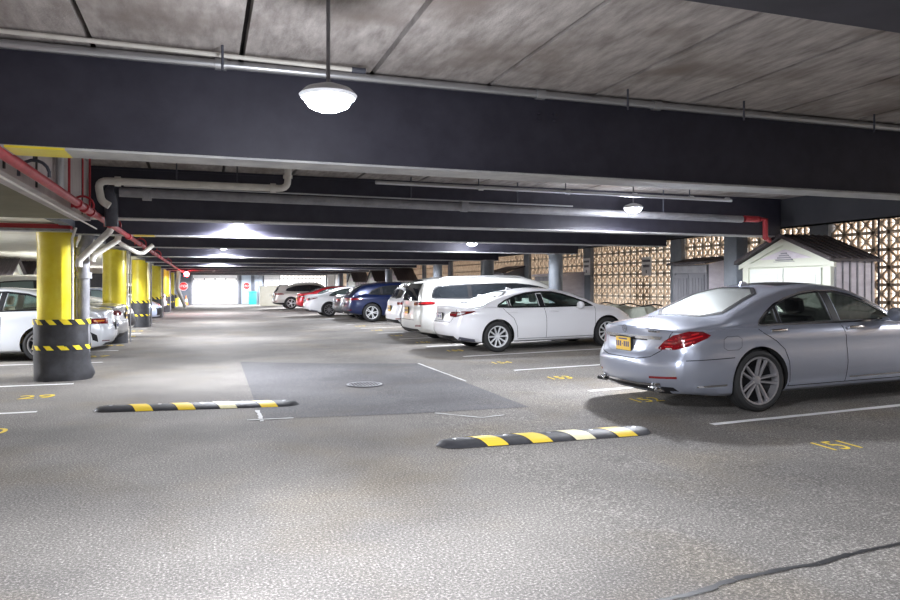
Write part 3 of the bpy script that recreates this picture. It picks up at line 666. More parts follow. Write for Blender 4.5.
def apply_bool(o, cutters):
    for c in cutters:
        m = o.modifiers.new('b', 'BOOLEAN'); m.operation = 'DIFFERENCE'; m.object = c; m.solver = 'EXACT'
    dg = bpy.context.evaluated_depsgraph_get(); me = bpy.data.meshes.new_from_object(o.evaluated_get(dg))
    o.modifiers.clear(); old = o.data; o.data = me; bpy.data.meshes.remove(old)
    for c in cutters:
        d = c.data; bpy.data.objects.remove(c); bpy.data.meshes.remove(d)
def patch(car, name, mats, outline, view, off=0.004, thick=0.012, grid=0.05, parent=None, smooth=40, flat=False):
    """outline in view coordinates projected on the body. view = (ray dir, u axis)"""
    d = Vector(view[0]).normalized(); u = Vector(view[1]).normalized(); v = Vector((0, 0, 1)) if abs(d.z) < .9 else d.cross(u)*(-1)
    if abs(d.z) >= .9: v = Vector((0, 1, 0))
    t = bmesh.new(); vs = [t.verts.new((a, b, 0)) for a, b in outline]; t.faces.new(vs)
    for ax in (0, 1):
        lo = min(p[ax] for p in outline); hi = max(p[ax] for p in outline); c = math.ceil(lo/grid)*grid
        while c < hi:
            n = Vector((1, 0, 0)) if ax == 0 else Vector((0, 1, 0))
            bmesh.ops.bisect_plane(t, geom=t.verts[:]+t.edges[:]+t.faces[:], plane_co=n*c, plane_no=n); c += grid
    bmesh.ops.triangulate(t, faces=[f for f in t.faces if len(f.verts) > 4])
    bad = []
    for vt in t.verts:
        o = u*vt.co.x + v*vt.co.y + Vector((car.L/2, 0, 0))*0
        base = u*vt.co.x + v*vt.co.y - d*12
        loc, nor, idx, dist = car.bvh.ray_cast(base, d)
        if loc is None: bad.append(vt); continue
        if nor.dot(d) > 0: nor = -nor
        vt.co = loc + nor*off
    if bad: bmesh.ops.delete(t, geom=bad, context='VERTS')
    if not t.faces: t.free(); return None
    be = [e for e in t.edges if e.is_boundary]
    r = bmesh.ops.extrude_edge_only(t, edges=be)
    for g in r['geom']:
        if isinstance(g, bmesh.types.BMVert): g.co += d*thick
    return link(name, t, mats, parent or car.root, smooth)
def strip(car, name, m, pts, view, wd, off=0.003, parent=None, closed=False, bm=None, step=0.03, lift=0.0):
    d = Vector(view[0]).normalized(); u = Vector(view[1]).normalized(); v = Vector((0, 0, 1)) if abs(d.z) < .9 else Vector((0, 1, 0))
    own = bm is None
    if own: bm = bmesh.new()
    pts = [Vector(p) for p in pts]
    if closed: pts = pts + [pts[0]]
    P = []
    for a, b in zip(pts, pts[1:]):
        n = max(1, int((b-a).length/step))
        P += [a.lerp(b, i/n) for i in range(n)]
    P.append(pts[-1]); prev = None; N = len(P)
    for i, p in enumerate(P):
        q0 = P[i-1] if i > 0 else (P[-2] if closed else p); q1 = P[i+1] if i < N-1 else (P[1] if closed else p)
        t = (q1-q0); t = t.normalized() if t.length > 1e-6 else Vector((1, 0)); n = Vector((-t.y, t.x))*wd/2
        cur = []
        for s in (1, -1):
            c = p+n*s; loc, nor, idx, ds = car.bvh.ray_cast(u*c.x+v*c.y-d*12, d)
            if loc is None: cur = None; break
            if nor.dot(d) > 0: nor = -nor
            cur.append(loc+nor*off)
        if cur and prev and (cur[0]-prev[0]).length < 0.15:
            vs = [bm.verts.new(x) for x in (prev[0], prev[1], cur[1], cur[0])]; bm.faces.new(vs)
        prev = cur
    if own: return link(name, bm, m, parent or car.root)
RIGHT = ((0, 1, 0), (1, 0, 0)); LEFTV = ((0, -1, 0), (1, 0, 0)); REAR = ((1, 0, 0), (0, 1, 0)); FRONT = ((-1, 0, 0), (0, 1, 0)); TOP = ((0, 0, -1), (1, 0, 0))
S2 = math.sqrt(.5); RCORN = ((S2, S2, 0), (S2, -S2, 0)); RCORNL = ((S2, -S2, 0), (S2, S2, 0))   # rear right / rear left corner
FCORN = ((-S2, S2, 0), (S2, S2, 0)); FCORNL = ((-S2, -S2, 0), (S2, -S2, 0))
def clip(poly, x1, sl, keep_right):
    """clip (x,z) polygon with slanted line x = x1 + sl*(z-1)"""
    f = lambda p: (p[0]-(x1+sl*(p[1]-1)))*(1 if keep_right else -1)
    out = []
    for a, b in zip(poly, poly[1:]+poly[:1]):
        fa, fb = f(a), f(b)
        if fa >= 0: out.append(a)
        if (fa >= 0) != (fb >= 0): k = fa/(fa-fb); out.append((a[0]+(b[0]-a[0])*k, a[1]+(b[1]-a[1])*k))
    return out
def shrink(poly, e):
    n = len(poly); out = []; A = sum(poly[i][0]*poly[(i+1) % n][1]-poly[(i+1) % n][0]*poly[i][1] for i in range(n))
    sg = 1 if A > 0 else -1
    for i in range(n):
        a, b, c = Vector(poly[i-1]), Vector(poly[i]), Vector(poly[(i+1) % n])
        d1 = (b-a).normalized(); d2 = (c-b).normalized(); n1 = Vector((-d1.y, d1.x))*sg; n2 = Vector((-d2.y, d2.x))*sg
        m = (n1+n2); m = m.normalized() if m.length > 1e-5 else n1; k = e/max(.45, m.dot(n1)); out.append((b.x+m.x*k, b.y+m.y*k))
    return out
def smooth_poly(pts, it=2):
    for _ in range(it):
        q = []
        for a, b in zip(pts, pts[1:]+pts[:1]):
            q += [(a[0]*.8+b[0]*.2, a[1]*.8+b[1]*.2), (a[0]*.2+b[0]*.8, a[1]*.2+b[1]*.8)]
        pts = q
    return pts
def wheel(root, x, y, r, wd, rim_r, style, name='wheel'):
    """outer face points to -y when y<0"""
    t = bpy.data.objects.new(name, None)
    bm = bmesh.new(); h = wd/2
    prof = [(rim_r-0.01, -h*.80), (rim_r+.012, -h*.90), (rim_r+.03, -h), (r-.05, -h*1.0), (r-.015, -h*.86), (r, -h*.62), (r, h*.62), (r-.015, h*.86), (r-.05, h), (rim_r, h*.9), (rim_r-.01, -h*.80)]
    lathe(bm, prof, 'y', n=44)
    for gz in (-.35, 0, .35): lathe(bm, [(r-.006, h*gz-.004), (r+.0015, h*gz-.02), (r+.0015, h*gz-.045), (r-.006, h*gz-.06)], 'y', n=44)
    w = link(name, bm, M_TIRE, root, 35); w.location = (x, y, r)
    if y > 0: w.rotation_euler = (0, 0, PI)
    bm = bmesh.new(); lathe(bm, [(rim_r, -h*.82), (rim_r-.005, -h*.9), (rim_r-.022, -h*.88), (rim_r-.028, -h*.70), (rim_r-.02, h*.3)], 'y', n=44); 
    mi = 0
    spokes, twin, wsp, col, back = style
    for k in range(spokes):
        for s in ((-1, 1) if twin else (0,)):
            a = 2*PI*k/spokes + 0.3
            tb = bmesh.new(); r0, r1 = 0.045, rim_r-.012
            y0, y1 = -h*.55, -h*.80
            o0 = s*twin*.4; o1 = s*twin; w0, w1 = wsp*.8, wsp
            v = []
            for rr_, oo, ww, yy in ((r0, o0, w0, y0), (rim_r*.55, (o0+o1)/2, (w0+w1)/2*.9, y0-.012), (r1, o1, w1, y1)):
                v.append([tb.verts.new(q) for q in ((oo-ww/2, yy+.03, rr_), (oo-ww*.28, yy-.004, rr_), (oo+ww*.28, yy-.004, rr_), (oo+ww/2, yy+.03, rr_))])
            for p, q in zip(v, v[1:]):
                for j in range(4): tb.faces.new((p[j], p[(j+1) % 4], q[(j+1) % 4], q[j]))
            tb.faces.new(v[0]); tb.faces.new(v[-1][::-1])
            join(bm, tb, Matrix.Rotation(a, 4, 'Y'))
    lathe(bm, [(0, -h*.62), (.025, -h*.62), (.045, -h*.58), (.055, -h*.42), (0, -h*.42)], 'y', n=20)
    rim = link('rim', bm, col, w, 35)
    bm = bmesh.new(); lathe(bm, [(0, -h*.15), (rim_r*.62, -h*.15), (rim_r*.62, -h*.02), (rim_r-.02, -h*.02), (rim_r-.02, h*.5), (0, h*.5)], 'y', n=32)
    link('brake_disc', bm, back, w, 40)
    return w
def seat(root, x, y, m, high=0):
    bm = bmesh.new()
    bbox(bm, x-.25, x+.28, y-.25, y+.25, .34, .50, .05)
    t = bmesh.new(); bbox(t, -.07, .07, -.25, .25, 0, .62, .05); join(bm, t, Matrix.Translation((x-.26, y, .46+high)) @ Matrix.Rotation(-.22, 4, 'Y'))
    t = bmesh.new(); bbox(t, -.05, .05, -.13, .13, 0, .19, .045); join(bm, t, Matrix.Translation((x-.40, y, 1.10+high)) @ Matrix.Rotation(-.12, 4, 'Y'))
    return link('seat', bm, m, root, 40)
def squash(sp, k, x0):
    f = lambda x: x0+(x-x0)*k if x > x0 else x
    for key in ('top', 'belt', 'bottom', 'plan', 'inset', 'dlo'): sp[key] = [(f(p[0]), p[1]) for p in sp[key]]
    sp['L'] = f(sp['L']); w_ = sp['wheels']; sp['wheels'] = (w_[0], f(w_[1])) + tuple(w_[2:])
    sp['pillars'] = [(f(a), s_, h) for a, s_, h in sp['pillars']]; sp['handles'] = [(f(a), z) for a, z in sp['handles']]; sp['seams'] = [[(f(a), z) for a, z in s_] for s_ in sp['seams']]
    for key in ('rear_glass', 'windshield'): g = sp[key]; sp[key] = (f(g[0]), g[1], f(g[2]), g[3])
    if 'mirror' in sp: sp['mirror'] = (f(sp['mirror'][0]),)+sp['mirror'][1:]
    sp['seats'] = [(f(a), y) for a, y in sp.get('seats', [])]
    if 'cavity' in sp: sp['cavity'] = (sp['cavity'][0], f(sp['cavity'][1]))
    sp['strips'] = [(n, m, [(f(a), z) for a, z in p] if v is RIGHT else p, v, w2) for n, m, p, v, w2 in sp.get('strips', [])]
    dx = (1-k)*3.4
    sp['patches'] = [(n, m, ([(f(a), z) for a, z in p] if v is TOP else [(a-dx*S2, z) for a, z in p] if v in (FCORN, FCORNL) else p), v, o_) for n, m, p, v, o_ in sp['patches']]
    return sp
def lower(sp, k, z0=.7):
    g = lambda z: z0+(z-z0)*k if z > z0 else z
    for key in ('top', 'belt', 'dlo'): sp[key] = [(p[0], g(p[1])) for p in sp[key]]
    sp['seams'] = [[(a, g(z)) for a, z in s_] for s_ in sp['seams']]; sp['rear_seams'] = [[(a, g(z)) for a, z in s_] for s_ in sp.get('rear_seams', [])]
    for key in ('rear', 'front'): sp[key] = [(g(z), x) for z, x in sp[key]]
    sp['handles'] = [(a, g(z)) for a, z in sp['handles']]; m_ = sp['mirror']; sp['mirror'] = (m_[0], m_[1], g(m_[2]))
    sp['strips'] = [(n, m, [(a, g(z)) for a, z in p] if v is not TOP else p, v, w2) for n, m, p, v, w2 in sp.get('strips', [])]
    sp['patches'] = [(n, m, [(a, g(z)) for a, z in p] if v is not TOP else p, v, o_) for n, m, p, v, o_ in sp['patches']]
    sp['seat_h'] = (k-1)*.6
    return sp
def build_car(sp, name, label, loc, heading=0, group=None, slope=True):
    car = Car(); car.L = L = sp['L']; W = sp['W']
    root = thing(name, loc, label, 'car', group, (0, -math.atan(0.02) if slope else 0, heading)); car.root = root
    P = sp['paint']; hollow = sp.get('hollow', False)
    bm = loft(sp, stations(L)); car.bvh = BVHTree.FromBMesh(bm)
    body = link('body', bm, [P, M_BLACKM, M_INT], root)
    xr, xf, r, wd, rim_r = sp['wheels']
    cut = []
    def cutter(fn, mi):
        b = bmesh.new(); fn(b)
        bmesh.ops.recalc_face_normals(b, faces=b.faces)
        for f in b.faces: f.material_index = mi
        me = bpy.data.meshes.new('c'); b.to_mesh(me); b.free()
        for m in (P, M_BLACKM, M_INT): me.materials.append(m)
        o = bpy.data.objects.new('c', me); C.objects.link(o); o.parent = root; cut.append(o)
    ar = r+sp.get('arch', .04)
    for x in (xr, xf):
        for s in (1, -1):
            def f(b, x=x, s=s):
                a0, a1 = (W/2-.30)*s, (W/2+.3)*s
                n = 40; prism(b, [(x+ar*math.cos(2*PI*k/n), r+.005+ar*math.sin(2*PI*k/n)) for k in range(n)], 'y', min(a0, a1), max(a0, a1))
            cutter(f, 1)
    dlo = sp['dlo']; divs = sp['pillars']; frame = sp.get('frame_w', .02)
    panes = []; pill = []
    rest = dlo
    for (x1, sl, hw) in divs:
        panes.append(clip(rest, x1-hw, sl, False)); pill.append(clip(clip(rest, x1-hw, sl, True), x1+hw, sl, False)); rest = clip(rest, x1+hw, sl, True)
    panes.append(rest)
    panes = [shrink(p, .012) for p in panes]
    rg = sp['rear_glass']; ws = sp['windshield']   # (x_base, half width base, x_top, half width top)
    def rgo(g, k=0): x0, w0, x1, w1 = g; n = 6; return smooth_poly([(x0, -w0), (x1, -w1), (x1, w1), (x0, w0)], 1)
    if hollow:
        ring, offf = body_fn(sp); a, b_ = sp['cavity']
        def cav(b):
            prev = None; n = 26
            for i in range(n+1):
                s = a+(b_-a)*i/n; Pn = ring(s)
                top = Pn[15:]; q = [(0, .33), (Pn[8][0]-.10, .33), (Pn[14][0]-.07, Pn[14][1]-.05)]
                for (y, z) in top[1:]: q.append((max(0, y-.035 if y > .04 else y), z-.035))
                full = q + [(-y, z) for y, z in q[-2:0:-1]]
                rg_ = [b.verts.new((s, y, z)) for y, z in full]
                if prev:
                    for j in range(len(rg_)): b.faces.new((prev[j], prev[(j+1) % len(rg_)], rg_[(j+1) % len(rg_)], rg_[j]))
                else: b.faces.new(rg_)
                prev = rg_
            b.faces.new(prev[::-1])
        cutter(cav, 2)
        for p in panes: cutter(lambda b, p=p: prism(b, p, 'y', -1.6, 1.6), 2)
        zc = interp(sp['belt'])
        cutter(lambda b: prism(b, rgo(rg), 'z', zc(rg[0])-.0, 2.2), 2)
        cutter(lambda b: prism(b, rgo(ws), 'z', zc(ws[0])-.02, 2.2), 2)
    apply_bool(body, cut)
    me = body.data
    for p in me.polygons: p.use_smooth = True
    me.set_sharp_from_angle(angle=math.radians(32))
    gm, gr = sp.get('glass', (M_DGLASS, M_DGLASS))
    for V in (RIGHT, LEFTV):
        if not hollow: patch(car, 'window_surround', M_BLACK, dlo, V, off=.0015, thick=.006, grid=.08)
        for p in panes: patch(car, 'side_window', gm, p, V, off=0.0045 if not hollow else -0.006, thick=.004, grid=.08)
        for p in pill:
            if len(p) > 2 and hollow: patch(car, 'window_pillar', M_BLACK, p, V, off=0.004, thick=.01, grid=.1)
        strip(car, 'window_frame', sp.get('frame', M_BLACK), dlo, V, frame, .006, closed=True)
        strip(car, 'window_seal', M_BLACK, shrink(dlo, .014), V, .022, .005, closed=True)
    o = rgo(rg); patch(car, 'rear_window', gr, o, TOP, off=0.003 if not hollow else -.004, thick=.006, grid=.08); strip(car, 'window_seal', M_BLACK, o, TOP, .055 if hollow else .03, .006, closed=True)
    o = rgo(ws); patch(car, 'windscreen', gr if not hollow else gm, o, TOP, off=0.003 if not hollow else -.004, thick=.006, grid=.08); strip(car, 'window_seal', M_BLACK, o, TOP, .055 if hollow else .03, .006, closed=True)
    # seams
    for V, key in ((RIGHT, 'seams'), (LEFTV, 'seams'), (TOP, 'top_seams'), (REAR, 'rear_seams')):
        for sm in sp.get(key, []):
            bm = bmesh.new(); strip(car, '', None, sm, V, .009, .0015, bm=bm)
            if len(bm.faces): link('panel_gap', bm, M_BLACKM, root)
            else: bm.free()
    for nm, m, pts, v, wd_ in sp.get('strips', []): strip(car, nm, m, pts, v, wd_, .006)
    for nm, m, pts, v, of in sp.get('patches', []):
        patch(car, nm, m, pts, v, off=of, grid=.04)
    for x in (xr, xf):
        for s in (-1, 1): wheel(root, x, s*(W/2-wd/2-.012), r, wd, rim_r, sp['rim'])
    for x in sp.get('handles', []):
        for s in (-1, 1):
            loc_, nor, i_, d_ = car.bvh.ray_cast(Vector((x[0], s*5, x[1])), Vector((0, -s, 0)))
            if loc_ is None: continue
            bm = bmesh.new(); bbox(bm, x[0]-.115, x[0]+.115, loc_.y-.012, loc_.y+.035 if s > 0 else loc_.y+.012, x[1]-.016, x[1]+.016, .011) if s > 0 else bbox(bm, x[0]-.115, x[0]+.115, loc_.y-.035, loc_.y+.012, x[1]-.016, x[1]+.016, .011)
            link('door_handle', bm, sp.get('handle_mat', P), root, 40)
    if 'mirror' in sp:
        mx, my, mz = sp['mirror']
        for s in (-1, 1):
            bm = bmesh.new(); t = bmesh.new(); bmesh.ops.create_icosphere(t, subdivisions=3, radius=1)
            for v in t.verts: v.co = Vector((v.co.x*.10*(1 if v.co.x > 0 else .45), v.co.y*.12, v.co.z*.085))
            join(bm, t, Matrix.Translation((mx, s*(my+.09), mz))); bbox(bm, mx-.03, mx+.05, min(s*(my-.08), s*(my+.03)), max(s*(my-.08), s*(my+.03)), mz-.07, mz-.03, .01)
            link('side_mirror', bm, P, root, 50)
    if hollow or sp.get('seats'):
        for (x, y) in sp.get('seats', []): seat(root, x, y, sp.get('seat_mat', M_SEATD), sp.get('seat_h', 0))
        if hollow:
            bm = bmesh.new(); b0 = ws[0]; bbox(bm, b0-.75, b0-.1, -W/2+.16, W/2-.16, .55, zc(b0-.3)-.03, .04); link('dashboard', bm, M_INT, root, 40)
            bm = bmesh.new(); lathe(bm, [(.17, -.012), (.185, 0), (.17, .012), (.155, 0), (.17, -.012)], 'x', n=24)
            bmesh.ops.transform(bm, matrix=Matrix.Translation((b0-.82, .38, .86)) @ Matrix.Rotation(-.4, 4, 'Y'), verts=bm.verts); link('steering_wheel', bm, M_BLACK, root, 40)
            bm = bmesh.new(); bbox(bm, rg[0]-.1, rg[0]+.45, -.55, .55, .60, zc(rg[0])-.10, .03); link('parcel_shelf', bm, M_INT, root, 40)
    for fn in sp.get('extra', []): fn(car, root, sp)
    return root
def box_part(name, m, b, r=.008, smooth=40):
    def f(car, root, sp):
        bm = bmesh.new(); bbox(bm, *b, r); link(name, bm, m, root, smooth)
    return f
def plate(z, m=None, x=None, side='rear', w=.155, h=.078, y=0.0):
    def f(car, root, sp):
        loc, n, i, d = car.bvh.ray_cast(Vector((-5, y, z)), Vector((1, 0, 0)))
        px = loc.x-.012
        bm = bmesh.new(); bbox(bm, px-.02, px+.006, y-w-.012, y+w+.012, z-h-.012, z+h+.012, .006); link('plate_holder', bm, M_BLACK, root)
        bm = bmesh.new(); bbox(bm, px-.026, px-.018, y-w, y+w, z-h, z+h, .003); pl = link('number_plate', bm, m or M_PLATE, root)
        bm = bmesh.new(); random.seed(int(z*1000))
        for k in range(7):
            yy = y-w+.03+k*.041
            box(bm, px-.028, px-.025, yy, yy+.024, z-.035, z+.028) if k != 3 else box(bm, px-.028, px-.025, yy+.004, yy+.016, z-.012, z+.004)
        box(bm, px-.028, px-.025, y-.09, y+.09, z+.048, z+.064); link('plate_characters', bm, M_PLATEI, pl)
    return f
def tailpipe(ys, z, x, w=.075, h=.03):
    def f(car, root, sp):
        for y in ys:
            bm = bmesh.new(); bbox(bm, x, x+.16, y-w, y+w, z-h, z+h, .022); link('exhaust_tip', bm, M_CHROME, root, 40)
            bm = bmesh.new(); bbox(bm, x-.003, x+.01, y-w+.014, y+w-.014, z-h+.012, z+h-.012, .004); link('exhaust_opening', bm, M_BLACKM, root)
    return f
def antenna(x, m):
    def f(car, root, sp):
        loc, n, i, d = car.bvh.ray_cast(Vector((x, 0, 5)), Vector((0, 0, -1)))
        bm = bmesh.new(); prism(bm, [(x-.09, loc.z-.01), (x+.09, loc.z-.01), (x-.02, loc.z+.045), (x-.07, loc.z+.05)], 'y', -.018, .018)
        bmesh.ops.bevel(bm, geom=bm.edges[:], offset=.006, segments=2, affect='EDGES'); link('roof_antenna', bm, m, root, 50)
    return f

SILVER = paint('paint_silver', (0.40, 0.43, 0.52), 0.65, 0.30); WHITEP = paint('paint_white', (0.74, 0.74, 0.77), 0.0, 0.3); WHITE2 = paint('paint_pearl', (0.60, 0.60, 0.58), 0.0, 0.3)
BLUEP = paint('paint_blue', (0.005, 0.013, 0.060), 0.3, 0.3); REDP = paint('paint_red', (0.50, 0.006, 0.02), 0.2, 0.3); SILV2 = paint('paint_silver_warm', (0.50, 0.49, 0.46), 0.5, 0.35); GREYP = paint('paint_grey', (0.14, 0.15, 0.16), 0.5, 0.3)
LBLUE = paint('paint_light_blue', (0.50, 0.56, 0.72), 0.4, 0.3)
# ---- silver luxury sedan
lux = dict(L=5.25, W=1.90, paint=SILVER, hollow=True, glass=(G_SILVER, G_REAR), cavity=(1.0, 3.58),
    top=[(0, .985), (.12, 1.01), (.45, 1.055), (.78, 1.085), (1.15, 1.235), (1.55, 1.385), (1.95, 1.465), (2.35, 1.49), (2.72, 1.468), (3.0, 1.395), (3.3, 1.25), (3.64, 1.065), (4.1, 1.01), (4.7, .93), (5.0, .86), (5.25, .74)],
    belt=[(0, .86), (.3, .915), (.8, .955), (1.5, .965), (2.5, .955), (3.3, .945), (3.8, .93), (4.7, .85), (5.25, .62)],
    bottom=[(0, .24), (.4, .22), (.8, .19), (4.3, .19), (5.25, .22)], plan=[(0, .885), (.35, .96), (.9, 1.0), (2.6, .995), (4.2, .99), (4.8, .95), (5.25, .85)],
    inset=[(0, .02), (.8, .12), (1.3, .075), (2.0, .035), (3.6, .035), (4.1, .03), (5.25, 0)],
    rear=[(.2, .12), (.32, .05), (.42, .01), (.56, 0), (.64, .03), (.72, .075), (.85, .095), (.95, .085), (1.0, .055), (1.1, .05)], rear_corner=.34,
    front=[(.2, .12), (.35, .02), (.5, 0), (.7, .06), (.9, .2)], front_corner=.36, tumble=.40, crown=.055,
    wheels=(1.24, 4.405, .352, .245, .275), rim=(5, .048, .042, M_ALLOYD, M_BLACK), arch=.035,
    dlo=[(1.30, .985), (1.36, 1.055), (1.46, 1.135), (1.60, 1.225), (1.80, 1.300), (2.05, 1.358), (2.32, 1.382), (2.6, 1.368), (2.85, 1.315), (3.1, 1.22), (3.3, 1.115), (3.44, 1.02), (3.45, .99), (3.2, .982), (2.5, .982), (1.8, .985)],
    pillars=[(1.62, -.10, .020), (2.50, -.20, .055)], frame=M_CHROME, frame_w=.018,
    rear_glass=(.84, .62, 1.72, .50), windshield=(3.60, .68, 2.74, .54),
    seams=[[(1.22, .97), (1.30, .90), (1.48, .80), (1.60, .70), (1.66, .55), (1.68, .32), (1.66, .27)], [(2.53, .97), (2.57, .80), (2.58, .5), (2.56, .27)], [(3.55, .96), (3.56, .7), (3.62, .27)], [(1.66, .27), (3.62, .27)], [(.30, .62), (.88, .635)]],
    rear_seams=[[(-.72, .97), (-.60, .72), (-.50, .645), (-.3, .615), (.3, .615), (.50, .645), (.60, .72), (.72, .97)]],
    strips=[('sill_chrome', M_CHROME, [(.42, .33), (.78, .335)], RIGHT, .022), ('sill_chrome', M_CHROME, [(2.62, .325), (3.6, .325)], RIGHT, .020), ('bumper_chrome', M_CHROME, [(-.62, .345), (-.3, .325), (.3, .325), (.62, .345)], REAR, .028),
            ('fuel_flap', mat('gap_grey', (.12, .12, .13), .5), smooth_poly([(.74, .72), (.98, .72), (.98, .88), (.74, .88)], 1)+[(.788, .72)], RIGHT, .006)],
    patches=[('tail_light', M_TAIL, [(.50, .745), (.54, .73), (.70, .735), (.86, .785), (1.03, .87), (1.06, .90), (.98, .94), (.84, .95), (.68, .905), (.57, .83)], RCORN, .006),
             ('tail_light', M_TAIL, [(.50, .745), (.54, .73), (.70, .735), (.86, .785), (1.03, .87), (1.06, .90), (.98, .94), (.84, .95), (.68, .905), (.57, .83)], RCORNL, .006),
             ('trunk_trim', M_CHROME, [(-.58, .845), (.58, .845), (.60, .885), (-.60, .885)], REAR, .012),
             ('plate_recess', mat('recess_shade', (.45, .48, .55), .35, .6), [(-.46, .84), (.46, .84), (.38, .70), (.25, .67), (-.25, .67), (-.38, .70)], REAR, .002),
             ('painted_trim_shadow', M_BLACK, [(-.40, .843), (.40, .843), (.40, .828), (-.40, .828)], REAR, .006),  # black strip paints the shadow under the trunk trim
             ('rear_reflector', M_TAIL, [(.40, .405), (.72, .42), (.72, .445), (.40, .43)], RCORN, .005), ('rear_reflector', M_TAIL, [(.40, .405), (.72, .42), (.72, .445), (.40, .43)], RCORNL, .005),
             ('rear_diffuser', M_BLACK, [(-.80, .235), (.80, .235), (.74, .32), (-.74, .32)], REAR, .004),
             ('roof_glass', M_BLACK, [(1.95, -.46), (2.70, -.48), (2.70, .48), (1.95, .46)], TOP, .002)],
    handles=[(1.52, .925), (2.74, .92)], handle_mat=M_CHROME, mirror=(3.30, .93, 1.06), seats=[(1.8, -.42), (1.8, .42), (2.72, -.42), (2.72, .42)],
    extra=[plate(.765), tailpipe((-.55, .55), .285, .05), antenna(1.86, SILVER)])
lux['strips'] += [('tail_light_strip', M_TAILL, p, V, .016) for V in (RCORN, RCORNL) for p in ([(.60, .80), (.74, .83), (.98, .895)], [(.62, .84), (.74, .875), (.94, .922)], [(.56, .765), (.70, .775), (.90, .835)])]
lux['strips'] += [('tail_light_foot', M_CLEAR, [(.47, .748), (.66, .742)], RCORN, .016)]
def star(car, root, sp):
    loc, n, i, d = car.bvh.ray_cast(Vector((-5, 0, .945)), Vector((1, 0, 0)))
    bm = bmesh.new(); c = Vector((loc.x-.012, 0, .945)); tube(bm, [c+Vector((0, .042*math.cos(2*PI*k/20), .042*math.sin(2*PI*k/20))) for k in range(21)], .004, 6)
    for k in range(3): a = PI/2+2*PI*k/3; tube(bm, [c, c+Vector((0, .040*math.cos(a), .040*math.sin(a)))], .004, 6)
    link('trunk_emblem', bm, M_CHROME, root, 50)
    bm = bmesh.new()
    for k in range(6): box(bm, loc.x-.006+.012, loc.x+.05, -.62+k*.03, -.60+k*.03, .925, .945)
    link('model_lettering', bm, M_CHROME, root)
lux['extra'].append(star)
build_car(lower(squash(lux, .95, 1.24), .955), 'silver_sedan', 'silver four-door luxury sedan parked nearest on the right, rear with yellow plate facing the aisle', (4.71, 7.50, fz(4.71)))
